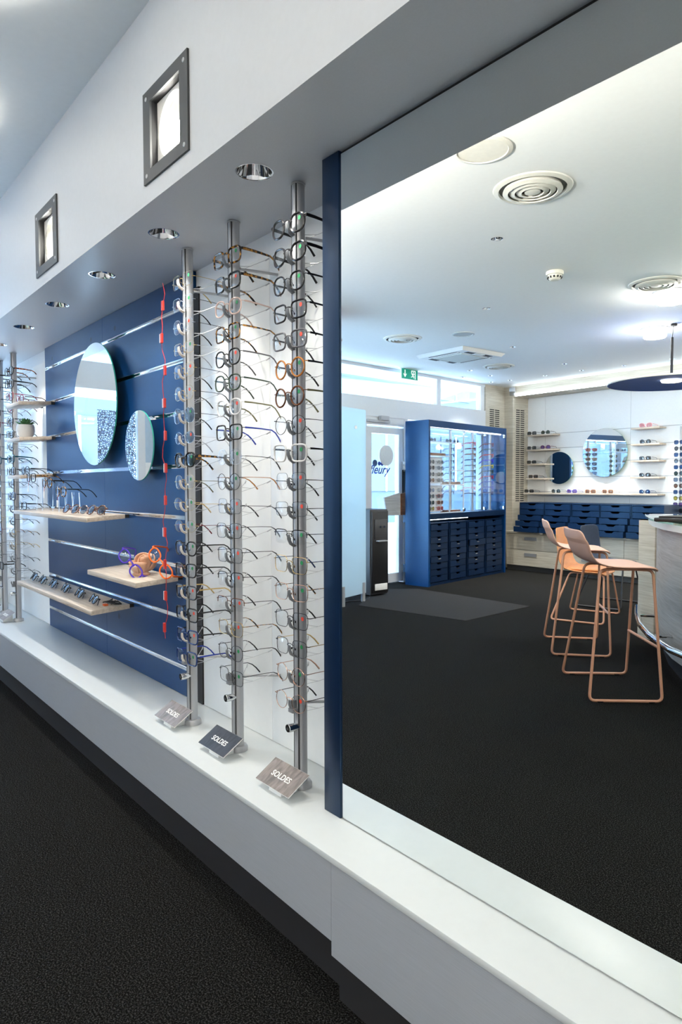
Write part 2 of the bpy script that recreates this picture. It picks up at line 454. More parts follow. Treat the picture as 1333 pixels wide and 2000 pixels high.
# ------------------------------------------------------------------ navy slatwall
t = thing('slatwall', 'navy blue slatwall panel with bright aluminium grooves and two round mirrors on it', 'wall panel', (-3.45, .15, ZL))
RAILZ = [1.924, 1.7175, 1.511, 1.2955, 1.087, .888, .678, .472]
zz = [ZL+.001] + sum([[z-.0085, z+.0085] for z in RAILZ[::-1]], []) + [ZS-.001]
for x0, x1 in ((-4.432, -3.4565), (-3.4555, -2.480)):
    for k in range(0, len(zz), 2):
        MB().bbox(x0, x1, .153, .1715, zz[k], zz[k+1], .0007, 1).obj('board', NAVY, t)
for z in RAILZ:
    m = MB().box(-4.432, -2.480, .1545, .1715, z-.0083, z-.0045).box(-4.432, -2.480, .1545, .1715, z+.0045, z+.0083).box(-4.432, -2.480, .1650, .1715, z-.0045, z+.0045)
    m.obj('slat_rail', CHROME, t)
MB().box(-2.4795, -2.433, .156, .1715, ZL+.001, ZS-.07).obj('end_trim', BLACKM, t, label='flat black edge strip')
for x, z in ((-4.282, 1.968), (-3.616, 1.97), (-3.285, 1.97), (-3.287, .583)):
    MB().lathe([(0, 0), (.006, 0), (.013, -.0012), (.0, -.0012)], (x, .1528, z), 16, 'y').obj('cover_cap', NAVYD, t)

def round_mirror(x, z, r, label):
    t = thing('round_mirror', label, 'mirror', (x, .105, z))
    MB().lathe([(0, 0), (r, 0), (r, .001)], (x, .105, z), 96, 'y').obj('mirror_glass', MIRROR, t)
    MB().lathe([(r+.0002, .0), (r+.0006, .001), (r+.0006, .0055), (0, .0055)], (x, .105, z), 96, 'y').obj('glass_edge', GREENEDGE, t)
    for dz in (r*.75, -r*.75):
        MB().cyl((x, .1112, z+dz), (x, .1525, z+dz), .008, n=12).obj('stand_off', CHROME, t)
    return t
round_mirror(-3.455, 1.620, .300, 'large round frameless mirror on the navy slatwall')
round_mirror(-2.905, 1.392, .152, 'small round frameless mirror on the navy slatwall, lower right of the large one')

# ------------------------------------------------------------------ square lamps in the fascia, downlights in the soffit
FL = ['square dark metal recessed lamp on the white fascia, nearest the big mirror', 'square dark metal recessed lamp on the white fascia, second from the big mirror', 'square dark metal recessed lamp on the white fascia, third from the big mirror'] + [f'added unseen square lamp on the fascia above the big mirror, {q}' for q in ('first from its navy post', 'second from its navy post', 'third from its navy post')]
for (x, z), lb in zip(FIX, FL):
    t = thing('recessed_wall_lamp', lb, 'lamp', (x, -.24, z), 'square lamps in the fascia')
    o, i = .144, .096
    mb = MB()
    oz = .131
    for a in ((x-o, x-i, z-oz, z+oz), (x+i, x+o, z-oz, z+oz), (x-i, x+i, z-oz, z-i), (x-i, x+i, z+i, z+oz)):
        mb.box(a[0], a[1], -.2465, -.2402, a[2], a[3])
    mb.obj('bezel', STEELG, t)
    mb = MB()
    for a in ((x-hx, x-i, z-hx, z+hx), (x+i, x+hx, z-hx, z+hx), (x-i, x+i, z-hx, z-i), (x-i, x+i, z+i, z+hx)):
        mb.box(a[0], a[1], -.2401, -.215, a[2], a[3])
    mb.obj('housing', BLACKM, t)
    mb = MB(); sheet(mb, lambda u, v: (u, -.2225, v), [x-i, x+i], [z-i, z+i], discs=[(x, z, .088, .0955)])
    mb.obj('diffuser_plate', TAGW, t)
    MB().lathe([(.088, -.2225), (.086, -.214), (.070, -.190), (.045, -.175), (0, -.172)], (x, 0, z), 40, 'y').obj('reflector', plain('satin_reflector', (.85, .84, .80), .25, .8, grain=0), t)
    MB().lathe([(0, -.203), (.030, -.200), (.040, -.190), (.030, -.178), (0, -.176)], (x+.012, 0, z-.008), 24, 'y').obj('bulb', emit('fascia_bulb', (1, .95, .85), 22.0), t)
    MB().lathe([(0, -.2255), (.087, -.2235), (.088, -.2230)], (x, 0, z), 40, 'y').obj('lens_glass', WINDOW, t)
    ld = bpy.data.lights.new('fascia_beam', 'SPOT'); ld.energy = FASCIA_WATTS; ld.spot_size = math.radians(110); ld.spot_blend = 1.0; ld.color = (1.0, .93, .82); ld.shadow_soft_size = .06
    lo = bpy.data.objects.new('fascia_beam', ld); COL.objects.link(lo); lo.parent = t; lo.location = (0, .022, .02); lo.rotation_euler = (math.radians(-102), 0, 0)
    for sx in (-1, 1):
        for sz in (-1, 1):
            MB().lathe([(.0065, 0), (.0055, -.0012), (.0025, -.0012), (.002, -.0002), (0, -.0002)], (x+sx*.122, -.2466, z+sz*.110), 12, 'y').obj('screw', ALU, t)

def downlight(x, y, z, r, label, group, power, depth=.07, spot=True, blend=.6, ang=95, lit=True):
    t = thing('recessed_downlight', label, 'downlight', (x, y, z), group)
    MB().lathe([(r+.004, -.0012), (r+.004, -.0004), (r, -.0004), (r*.97, .004), (r*.80, depth*.55), (r*.62, depth), (0, depth)], (x, y, z), 28).obj('reflector', CHROME, t)
    MB().lathe([(0, depth*.80), (r*.30, depth*.82), (r*.42, depth*.92), (r*.42, depth*.99)], (x, y, z), 16).obj('bulb', SPOTE if lit else BLACK, t)
    if spot:
        ld = bpy.data.lights.new('downlight_beam', 'SPOT'); ld.energy = power; ld.spot_size = math.radians(ang); ld.spot_blend = blend
        ld.color = (1.0, .94, .85); ld.shadow_soft_size = .025
        lo = bpy.data.objects.new('downlight_beam', ld); COL.objects.link(lo); lo.parent = t; lo.location = (0, 0, depth*.7)
    return t
ORD = ['first', 'second', 'third', 'fourth', 'fifth', 'sixth', 'seventh', 'eighth', 'ninth', 'tenth', 'eleventh', 'twelfth', 'thirteenth', 'fourteenth', 'fifteenth', 'sixteenth', 'seventeenth', 'eighteenth']
for k, (x, y) in enumerate(DOWN):
    downlight(x, y, ZS, .047, f'round chrome recessed downlight in the grey soffit, {ORD[k]} from the navy post', 'soffit downlights', SPOT_WATTS)

# ================================================================== EYEWEAR
def outline(shape, w, h, n):
    """rim centre line, +x is the outer (temple) side"""
    pts = []
    for k in range(n):
        t = 2*PI*k/n; c, s = math.cos(t), math.sin(t)
        e = {'round': 2.0, 'panto': 2.6, 'square': 4.2, 'rect': 4.8, 'cat': 2.5, 'pilot': 2.3, 'oval': 2.1, 'butterfly': 2.8, 'hex': 2.6}[shape]
        x = w/2*math.copysign(abs(c)**(2/e), c); z = h/2*math.copysign(abs(s)**(2/e), s)
        v = z/(h/2)
        if shape == 'panto': x *= 1 - .10*max(0, -v)
        if shape in ('square', 'rect'): x *= 1 - .07*max(0, -v)
        if shape == 'cat': x *= 1 - .10*max(0, -v); z += .10*h*max(0, x/(w/2))*max(0, v)
        if shape == 'butterfly': x *= 1 - .05*max(0, -v); z += .06*h*(x/(w/2))
        if shape == 'pilot':
            x *= 1 - .16*max(0, -v); x += .08*w*max(0, -v); z += -.04*h*max(0, -x/(w/2))
        pts.append((x, z))
    return pts
EYE = {}
def eyewear(shape='panto', kind='thick', fm='black', tm='black', lens='clear', folded=False, n=26, wear=None):
    key = (shape, kind, fm, tm, lens, folded, n)
    if key in EYE: return EYE[key]
    dim = {'round': (.047, .045), 'panto': (.049, .043), 'square': (.051, .041), 'rect': (.053, .035), 'cat': (.051, .042), 'pilot': (.055, .048), 'oval': (.050, .037), 'butterfly': (.055, .047), 'hex': (.048, .043)}[shape]
    w, h = dim
    rim = {'thick': (.0026, .0024), 'slim': (.0021, .0020), 'thin': (.0007, .0009), 'half': (.0010, .0010), 'rimless': (0, 0)}[kind]
    thick = kind == 'thick'
    cx = w/2 + (.0095 if thick else .0088) + rim[0]
    wrap = lambda x: 1.15*x*x
    out = outline(shape, w, h, n)
    front = MB()
    for sd in (-1, 1):
        pts = [Vector((sd*(cx+x), wrap(cx+x), z)) for x, z in out]
        if kind in ('thick', 'slim', 'thin'):
            rings = []
            m = 6
            for k in range(n):
                a, b = pts[k-1], pts[(k+1) % n]; tg = (b-a).normalized(); nrm = Vector((tg.z, 0, -tg.x)).normalized()
                rings.append([front.bm.verts.new(pts[k] + nrm*rim[0]*math.cos(2*PI*(j+.5)/m)*1.1 + Vector((0, 1, 0))*rim[1]*math.sin(2*PI*(j+.5)/m)*1.1) for j in range(m)])
            for k in range(n):
                A, B = rings[k], rings[(k+1) % n]
                for j in range(m): front.bm.faces.new([A[j], A[(j+1) % m], B[(j+1) % m], B[j]])
        elif kind == 'half':
            top = [p for p, q in zip(pts, out) if q[1] > -.10*h]
            top.sort(key=lambda p: p.x)
            front.tube(top, rim[0]*1.2, 5)
        elif kind == 'rimless':      # polished lens edge
            front.tube([p + Vector((0, .0004, 0)) for p in pts], .00055, 4, closed=True)
        # end piece out to the hinge
        xo = sd*(cx+w/2); zo = h*(.26 if kind != 'rimless' else .05)
        e0 = Vector((sd*(cx+w/2*.90), wrap(cx+w/2*.9), zo)); e1 = Vector((xo+sd*.006, wrap(cx+w/2)+.001, zo)); e2 = Vector((xo+sd*.0068, wrap(cx+w/2)+.007, zo))
        rr = (.0042, .0022) if thick else (.0012, .0010)
        front.tube([e0, e1, e2], [rr, rr, (rr[0]*.9, rr[1]*.8)], 6, upv=(0, 0, 1))
    # bridge
    zb = h*(.18 if kind != 'rimless' else .12); xb = cx-w/2+rim[0]
    br = (.0030, .0022) if thick else ((.0018, .0015) if kind == 'slim' else (.0010, .0009))
    front.tube([(-xb-.002, wrap(xb), zb-.002), (-xb*.5, -.0012, zb+.002), (0, -.0018, zb+.003), (xb*.5, -.0012, zb+.002), (xb+.002, wrap(xb), zb-.002)], [br]*5, 6, upv=(0, 0, 1))
    if not thick:
        for sd in (-1, 1):   # nose pads on wires
            front.tube([(sd*xb, wrap(xb)+.001, zb-.006), (sd*(xb-.002), .007, zb-.009), (sd*(xb-.002), .009, zb-.012)], .0006, 4)
            front.lathe([(0, -.0012), (.0030, 0), (0, .0012)], (sd*(xb-.002), .010, zb-.013), 8, 'x')
    parts = [('frame_front', front.mesh('frame_front', F(fm), 50), None)]
    lm = TINT(lens)
    ll = []
    for sd in (-1, 1):
        L = MB()
        sc = 1.0 if kind in ('half', 'rimless') else (1-.0012/w)
        pts = [Vector((sd*(cx+x*sc), wrap(cx+x*sc)+.0002, z*sc)) for x, z in out]
        ctr = L.bm.verts.new((sd*cx, wrap(cx)-.0022, 0)); mid = [L.bm.verts.new(Vector((sd*cx, wrap(cx)-.0022, 0)).lerp(p, .6)+Vector((0, -.0007, 0))) for p in pts]; rimv = [L.bm.verts.new(p) for p in pts]
        for k in range(n):
            k2 = (k+1) % n
            L.bm.faces.new([ctr, mid[k], mid[k2]]); L.bm.faces.new([mid[k], rimv[k], rimv[k2], mid[k2]])
        ll.append(('lens', L.mesh('lens', lm, 80), None))
    parts += ll
    # temples
    zo = h*(.26 if kind != 'rimless' else .05)
    for sd in (-1, 1):
        T = MB(); xo = sd*(cx+w/2+.0068); y0 = wrap(cx+w/2)+.0072
        if folded:
            yy = y0 + (.0030 if sd > 0 else .0085)
            path = [(xo, y0-.001, zo), (xo-sd*.003, yy, zo), (xo-sd*.05, yy+.001, zo-.001), (xo-sd*.090, yy+.001, zo-.002), (xo-sd*.108, yy+.001, zo-.012), (xo-sd*.122, yy+.001, zo-.028)]
        else:
            path = [(xo, y0-.001, zo), (xo+sd*.0006, y0+.02, zo), (xo+sd*.0005, y0+.055, zo-.001), (xo, y0+.090, zo-.003), (xo-sd*.002, y0+.105, zo-.010), (xo-sd*.005, y0+.118, zo-.022), (xo-sd*.007, y0+.130, zo-.037)]
        if thick: rad = [(.0045, .0019), (.0042, .0018), (.0036, .0017), (.0029, .0016), (.0027, .0016), (.0032, .0017), (.0036, .0017)]
        elif kind == 'slim': rad = [(.0028, .0013), (.0025, .0012), (.0022, .0012), (.0021, .0013), (.0022, .0014), (.0024, .0014), (.0026, .0014)]
        else: rad = [(.0011, .0009), (.0009, .0008), (.0009, .0008), (.0011, .0010), (.0018, .0013), (.0021, .0014), (.0023, .0014)]
        T.tube(path, rad[:len(path)], 6, upv=(0, 0, 1))
        parts.append(('temple', T.mesh('temple', F(tm), 50), None))
    EYE[key] = (parts, h, cx, w, wrap)
    return EYE[key]
DOTM = {}
def put_eyewear(style, loc, rotz, label, group=None, dot=None, scale=1.0, rot=None, cat='glasses', name='eyeglasses', folded=False, n=26):
    shape, kind, fm, tm, lens = style
    parts, h, cx, w, wrap = eyewear(shape, kind, fm, tm, lens, folded, n)
    t = thing(name, label, cat, loc, group)
    t.rotation_euler = rot if rot else (0, 0, rotz)
    t.scale = (scale,)*3
    for nm, me, lb in parts: part(nm, me, t, lb)
    if dot:
        k = (shape, kind, dot)
        if k not in DOTM:
            x0, z0 = cx+w*.20, h*.20
            DOTM[k] = MB().lathe([(.0052, 0), (.0052, -.0003), (0, -.0003)], (x0, wrap(x0)-.0022, z0), 12, 'y').mesh('price_dot', REDDOT if dot == 'r' else GREENDOT)
        part('price_dot', DOTM[k], t, 'round red price dot' if dot == 'r' else 'round green price dot')
    return t

# ------------------------------------------------------------------ display poles
PZ = lambda k: 1.930 - .0780*k
def hook_mesh():
    m = MB()
    m.tube([(0, .004, -.026), (0, -.014, -.027), (0, -.027, -.020), (0, -.033, -.008), (0, -.034, .006)], [(.0030, .0075), (.0030, .0075), (.0028, .0075), (.0024, .0070), (.0016, .0055)], 8, upv=(0, 0, 1))
    for x in (-.0045, 0, .0045):
        m.tube([(x, -.0165, -.0305), (x, -.0295, -.0225), (x, -.0362, -.0085), (x, -.0362, .004)], .0008, 4)
    return m
def wire_mesh():
    m = MB()
    for sd in (-1, 1):
        m.tube([(sd*.006, .020, -.020), (sd*.030, .036, -.023), (sd*.036, .042, -.023), (sd*.072, .082, -.003)], .0009, 5)
        m.tube([(sd*.006, .020, -.034), (sd*.036, .042, -.023)], .0007, 5)
        m.cyl((sd*.067, .078, -.006), (sd*.077, .087, .001), .0022, n=6)
    return m
HOOKG = hook_mesh().mesh('nose_hook', GREYP); HOOKC = hook_mesh().mesh('nose_hook', CLEARP)
WIREM = wire_mesh().mesh('temple_wire', ALU)
PEG = MB().cyl((-.0125, .006, .018), (-.0165, -.010, .020), .0024, n=8).mesh('side_peg', GREYP)
def pole(x, y, label, hook, seglen=18, zfoot=ZL, ztop=ZS):
    t = thing('display_pole', label, 'display pole', (x, y, zfoot))
    w = .0185
    m = MB()
    prof = []
    for k in range(28):      # extruded tube with a rounded front and grooves on the flanks
        a = 2*PI*k/28
        r = w*(1.0 if k not in (4, 10, 18, 24) else .90)
        prof.append((x + r*math.cos(a)*.92, y + r*math.sin(a)*1.0))
    m.prism([(px, py, zfoot+.014) for px, py in prof], (0, 0, ztop-zfoot-.015)).obj('tube', ALU, t, angle=20)
    for dx in (-.0105, .0105):
        MB().box(x+dx-.0010, x+dx+.0010, y-.0165, y-.0130, zfoot+.02, ztop-.004).obj('groove', STEELG, t)
    MB().lathe([(.0, 0), (.031, 0.0005), (.031, .012), (.027, .018), (.0, .018)], (x, y, zfoot), 28).obj('foot', ALU, t)
    MB().lathe([(.0205, -.0012), (.0205, -.005), (.0, -.005)], (x, y, ztop), 20).obj('top_cap', ALU, t)
    for z in (1.905, .600):
        MB().cyl((x+.008, y+.018, z), (x+.055, .1595, z-.008), .0042, n=10).obj('wall_strut', ALU, t)
    for k in range(seglen):
        for nm, me in (('nose_hook', hook), ('side_peg', PEG)):
            o = part(nm, me, t); o.location = (0, -.004, PZ(k)-zfoot+.004)
            if nm == 'nose_hook':
                wv = part('temple_wire', WIREM, o)
            else: o.location = (0, 0, PZ(k)-zfoot)
    MB().box(x-.006, x+.006, y-.030, y-.020, .588, .612).box(x-.011, x+.011, y-.036, y-.018, .578, .589).obj('end_clip', GREYP, t)
    m = MB().lathe([(0, -.012), (.0045, -.012), (.005, -.020), (.011, -.020), (.012, -.018), (.012, .014), (0, .014)], (x, y-.026, .535), 20, 'y')
    m.obj('lock_barrel', CHROME, t)
    MB().lathe([(0, -.0195), (.0048, -.0195)], (x, y-.0255, .535), 12, 'y').obj('key_hole', BLACK, t)
    return t

PX = [(-1.592, .030), (-1.945, .030), (-2.268, .030), (-4.705, .040), (-5.055, .040)]
PDESC = ['the pole beside the navy post', 'the second pole from the navy post', 'the pole at the navy panel edge', 'the pole left of the navy panel', 'the leftmost pole']
PLAB = ['silver eyeglass display pole next to the dark navy post', 'silver eyeglass display pole, second from the navy post', 'silver eyeglass display pole in front of the navy panel\'s right edge', 'silver eyeglass display pole just left of the navy slatwall', 'silver eyeglass display pole at the far left end']
for k, (x, y) in enumerate(PX): pole(x, y, PLAB[k], HOOKC if k == 2 else HOOKG)

#      description, shape, kind, front, temples, lens, dot
P1 = [('thick round black', 'panto', 'thick', 'black', 'black', 'clear', 'g'), ('thick black cat-eye', 'cat', 'thick', 'black', 'black', 'clear', 'g'), ('black panto', 'panto', 'slim', 'black', 'black', 'clear', 'g'),
      ('slim black squarish', 'square', 'slim', 'black', 'black', 'clear', 'r'), ('grey-black squarish', 'square', 'slim', 'grey', 'black', 'clear', 'r'), ('amber-rimmed round', 'round', 'slim', 'amber', 'black', 'clear', 'g'),
      ('dark brown round', 'round', 'slim', 'brown', 'olive', 'clear', 'g'), ('thin black round wire', 'round', 'thin', 'darkwire', 'black', 'clear', 'r'), ('see-through grey', 'square', 'slim', 'clear', 'black', 'clear', 'g'),
      ('rimless black-tipped', 'square', 'rimless', 'gunmetal', 'black', 'clear', 'r'), ('rimless dark-hinged', 'rect', 'rimless', 'gunmetal', 'black', 'clear', 'r'), ('half-rim black', 'rect', 'half', 'gunmetal', 'black', 'clear', 'g'),
      ('thin gold-rimmed navy-tipped', 'square', 'thin', 'gold', 'navy', 'clear', 'g'), ('thin rose-gold tortoise-tipped', 'square', 'thin', 'rose_gold', 'tort', 'clear', 'g'), ('black metal square', 'square', 'thin', 'darkwire', 'black', 'clear', 'r'),
      ('thin dark gold-tipped', 'square', 'thin', 'gunmetal', 'gold', 'clear', 'g'), ('round rose-gold', 'round', 'thin', 'rose_gold', 'rose_gold', 'clear', 'g'), ('large round copper black-tipped', 'round', 'thin', 'rose_gold', 'black', 'clear', 'r')]
P2 = [('thick dark tortoiseshell', 'square', 'thick', 'tort', 'tort', 'clear', 'g'), ('thick black square', 'square', 'thick', 'black', 'tort', 'clear', 'r'), ('pale pink see-through', 'panto', 'slim', 'rose_clear', 'rose_clear', 'clear', 'g'),
      ('tortoiseshell-browed', 'square', 'slim', 'tort', 'tort', 'clear', 'g'), ('grey and black panto', 'panto', 'slim', 'black', 'grey', 'clear', 'r'), ('dark green panto', 'panto', 'slim', 'green', 'green', 'clear', 'r'),
      ('olive-grey panto', 'panto', 'slim', 'clear', 'olive', 'clear', 'r'), ('black-rimmed blue-armed', 'square', 'slim', 'black', 'blue', 'clear', 'g'), ('rimless silver', 'panto', 'rimless', 'silver', 'darkwire', 'clear', 'g'),
      ('thin round amber-tipped', 'round', 'thin', 'gunmetal', 'amber', 'clear', 'g'), ('thin dark-armed rimless', 'square', 'rimless', 'gunmetal', 'gunmetal', 'clear', 'r'), ('thin dark gold square', 'square', 'thin', 'gunmetal', 'gunmetal', 'clear', 'r'),
      ('thin gunmetal square', 'square', 'thin', 'gunmetal', 'black', 'clear', 'r'), ('black half-rim', 'square', 'half', 'black', 'black', 'clear', 'r'), ('brown-browed half-rim', 'rect', 'half', 'brown', 'black', 'clear', 'r'),
      ('thin gold tortoise-tipped', 'square', 'thin', 'gold', 'tort', 'clear', 'r'), ('thin black panto', 'panto', 'thin', 'darkwire', 'darkwire', 'clear', 'g'), ('thin dark rectangular wire', 'square', 'thin', 'darkwire', 'darkwire', 'clear', 'g')]
P3 = [('clear rimless gold-armed', 'square', 'rimless', 'gold', 'gold', 'clear', 'g'), ('clear rimless black-tipped', 'square', 'rimless', 'silver', 'black', 'clear', 'g'), ('clear rimless silver', 'panto', 'rimless', 'silver', 'black', 'clear', 'r'),
      ('clear rimless gold-hinged', 'rect', 'rimless', 'gold', 'silver', 'clear', 'g'), ('clear rimless black-ended', 'square', 'rimless', 'gold', 'black', 'clear', 'r'), ('clear faceted rimless', 'hex', 'rimless', 'gold', 'black', 'clear', 'r'),
      ('grey-tinted rimless', 'pilot', 'rimless', 'silver', 'darkwire', 'bluegrey', 'g'), ('blue-grey tinted oval rimless', 'oval', 'rimless', 'silver', 'silver', 'bluegrey', 'r'), ('black green-lensed', 'panto', 'thick', 'black', 'tort', 'dgreen', 'g'),
      ('rimless gold', 'panto', 'rimless', 'gold', 'olive', 'clear', 'g'), ('small rimless pale gold', 'oval', 'rimless', 'gold', 'gold', 'clear', 'g'), ('clear burgundy-armed', 'oval', 'rimless', 'gold', 'burgundy', 'clear', 'g'),
      ('black panto silver-hinged', 'panto', 'slim', 'black', 'black', 'clear', 'g'), ('black square gold-hinged', 'square', 'slim', 'black', 'black', 'clear', 'g'), ('dark square gold-armed', 'square', 'slim', 'gunmetal', 'gold', 'clear', 'r'),
      ('matt black square', 'square', 'slim', 'black', 'black', 'clear', 'r'), ('dark navy square', 'square', 'slim', 'navy', 'black', 'clear', 'r'), ('bright blue-black square', 'square', 'slim', 'navy', 'blue', 'clear', 'g')]
LA = [('red-brown tortoiseshell', 'panto', 'thick', 'black', 'havana', 'clear', None), ('thick black gold-hinged', 'square', 'thick', 'black', 'black', 'clear', None), ('dark red slim', 'square', 'slim', 'burgundy', 'burgundy', 'clear', None),
      ('thin burgundy', 'square', 'thin', 'burgundy', 'burgundy', 'clear', None), ('blue-lensed black', 'panto', 'slim', 'black', 'black', 'clear', None), ('black narrow', 'rect', 'slim', 'black', 'black', 'clear', None), ('dark slim-armed', 'square', 'thin', 'darkwire', 'black', 'clear', None),
      ('teal thick-armed', 'square', 'thick', 'teal', 'teal', 'clear', None), ('black wide-armed', 'square', 'slim', 'black', 'black', 'clear', None), ('dark wire', 'panto', 'thin', 'darkwire', 'black', 'clear', None), ('dark blue', 'square', 'slim', 'navy', 'black', 'clear', None),
      ('black slender', 'rect', 'thin', 'darkwire', 'black', 'clear', None), ('black curved', 'square', 'thin', 'darkwire', 'darkwire', 'clear', None), ('gold tortoise-tipped', 'panto', 'thin', 'gold', 'tort', 'clear', None), ('thin gold', 'panto', 'thin', 'gold', 'gold', 'clear', None),
      ('black thick-tipped', 'square', 'rimless', 'gunmetal', 'black', 'clear', None), ('thin black rimless', 'rect', 'rimless', 'gunmetal', 'black', 'clear', None)]
ALLP = [P1, P2, P3, LA, [LA[i] for i in (1, 5, 4, 8, 2, 10, 9, 7, 12, 11, 6, 13, 14, 3, 15, 16, 1)]]
rg = random.Random(3)
for k, lst in enumerate(ALLP):
    x, y = PX[k]
    for i, (d, shp, kd, fm, tm, ln, dot) in enumerate(lst):
        if k == 4 and i not in (0,): d = {0: d}.get(i, d)
        lb = f'{d} glasses, {ORD[i]} from top on {PDESC[k]}'
        dx, dr = rg.uniform(-.004, .004), rg.uniform(-.04, .04)
        put_eyewear((shp, kd, fm, tm, ln), (x+dx+(-.008, .004, .014, .004, .004)[k], y-.031, PZ(i)+.002), 0, lb, f'glasses on {PDESC[k]}', dot, 1.13, rot=(rg.uniform(-.03, .02), rg.uniform(-.02, .02), .07+dr))

# red anti-theft cord with tags hanging down beside the third pole
t = thing('security_cord', 'thin red anti-theft cord with red and white tags by the navy panel edge', 'cord', (-2.325, -.030, .66))
pts = []
for k in range(0, 34):
    z = 1.935 - k*.0385
    pts.append((-2.335 + .010*math.sin(k*1.9) + .004*math.cos(k*.7), -.036 + .004*math.sin(k*1.1), z))
MB().tube(pts, .0012, 5).obj('cord', RED, t)
for i, k in enumerate(range(2, 33, 3)):
    px, py, pz = pts[k]
    wt = i % 3 == 1
    MB().bbox(px-.006, px+.006, py-.004, py+.004, pz-.017, pz+.017, .001, 1).obj('tag', RED, t)
    if i % 2: MB().bbox(px-.013, px-.0062, py-.003, py+.003, pz-.016, pz+.016, .0006, 1).obj('tag', TAGW, t, label='white tag')

# ------------------------------------------------------------------ SALE cards on the ledge
CARDA = sale_card('sale_card_brown', (.10, .085, .078), (.30, .255, .235)); CARDB = sale_card('sale_card_black', (.008, .009, .014), (.045, .048, .060))
def card(x, label, mat, y=-.030, a=32):
    t = thing('sale_card', label, 'sign', (x, y, ZL), 'sale cards on the white ledge')
    ca, sa = math.cos(math.radians(a)), math.sin(math.radians(a))
    w, d = .083, .0415
    f = lambda u, v, n: (x+u, y+v*ca-n*sa, ZL+.040+v*sa+n*ca)
    mb = MB().box(-w, w, -d, d, 0, .0022); mb.map(lambda c: f(c[0], c[1], c[2])); mb.obj('board', TAGW, t)
    mb = MB().box(-w+.0006, w-.0006, -d+.0006, d-.0006, .0023, .0030)
    o = mb.obj('printed_card', mat, t)
    o.matrix_local = Matrix.Translation((0, 0, .040)) @ Matrix.Rotation(math.radians(a), 4, 'X')
    for v in o.data.vertices: v.co += Vector((x, y, ZL))
    m = Matrix.Translation((0, 0, .040)) @ Matrix.Rotation(math.radians(a), 4, 'X') @ Matrix.Translation((0, -.002, .0034))
    text('lettering', 'SOLDES', .0245, emit('white_print', (1, 1, 1), 0.0), t, m, offset=.0003, space=1.06)
    mb = MB()
    mb.prism([(x-.03, y-d*ca+.010, ZL+.0005), (x-.03, y+d*ca-.004, ZL+.0005), (x-.03, y+d*ca-.002, ZL+.040+d*sa-.005), (x-.03, y+d*ca-.006, ZL+.040+d*sa-.005), (x-.03, y-d*ca+.016, ZL+.004+.040-d*sa+.006)], (.06, 0, 0))
    mb.obj('easel_foot', plain('white_acrylic', (.8, .82, .82), .15, grain=0), t)
card(-1.600, 'grey-brown SOLDES card on the white ledge beside the navy post', CARDA)
card(-1.955, 'black SOLDES card on the white ledge, second from the navy post', CARDB)
card(-2.300, 'grey-brown SOLDES card at the foot of the pole by the navy panel', CARDA)
card(-4.745, 'grey SOLDES card at the foot of the pole left of the navy panel', CARDA, y=-.025)
card(-5.095, 'grey SOLDES card at the foot of the leftmost pole', CARDA, y=-.025)

# ------------------------------------------------------------------ oak shelves on the slatwall
def shelf(x0, x1, z, label, front=-.050, th=.020, sag=.012):
    t = thing('oak_shelf', label, 'shelf', ((x0+x1)/2, .15, z), 'oak shelves on the slatwall')
    mb = MB().bbox(x0, x1, front, .128, z-th, z, .001)
    mb.map(lambda c: (c[0], c[1], c[2] - sag*(.128-c[1])/.178)); mb.obj('board', OAK, t)
    for x in ((x0+.012, x1-.030)):
        MB().box(x, x+.018, .1282, .1525, z-.017, z-.001).obj('bracket', BLACKM, t)
    return t
shelf(-4.52, -4.235, 1.712, 'short oak shelf on the slatwall, topmost, above the potted succulent')
shelf(-4.52, -4.235, 1.508, 'short oak shelf on the slatwall carrying the potted succulent')
shelf(-4.52, -4.235, 1.290, 'short oak shelf just below the potted succulent shelf')
shelf(-4.40, -3.130, 1.085, 'long oak shelf with lying sunglasses and glasses on wire stands')
shelf(-3.130, -2.580, .852, 'oak shelf carrying the violet and orange glasses')
shelf(-4.36, -3.090, .670, 'long oak shelf, the lowest, with a row of black sunglasses')

# succulent
t = thing('potted_succulent', 'small green succulent in a round white pot on the short oak shelf', 'plant', (-4.415, .03, 1.503))
MB().lathe([(0, 0), (.030, .0005), (.046, .018), (.052, .04), (.050, .066), (.046, .078), (.042, .078), (.042, .068), (0, .068)], (-4.415, .03, 1.503), 32).obj('pot', plain('white_ceramic', (.78, .77, .75), .3), t)
GREEN = plain('succulent_green', (.08, .24, .10), .45, grain=.25)
for ring, (cnt, tilt, ln) in enumerate(((9, 62, .058), (7, 38, .055), (5, 16, .050))):
    for k in range(cnt):
        a = 2*PI*k/cnt + ring*.4; tl = math.radians(tilt)
        d = Vector((math.cos(a)*math.sin(tl), math.sin(a)*math.sin(tl), math.cos(tl))); b = Vector((-4.415, .03, 1.572)) + Vector((d.x, d.y, 0))*.008
        MB().tube([b, b+d*ln*.4, b+d*ln*.75, b+d*ln], [(.003, .007), (.0045, .011), (.003, .009), (.0006, .0012)], 6).obj('leaf', GREEN, t)

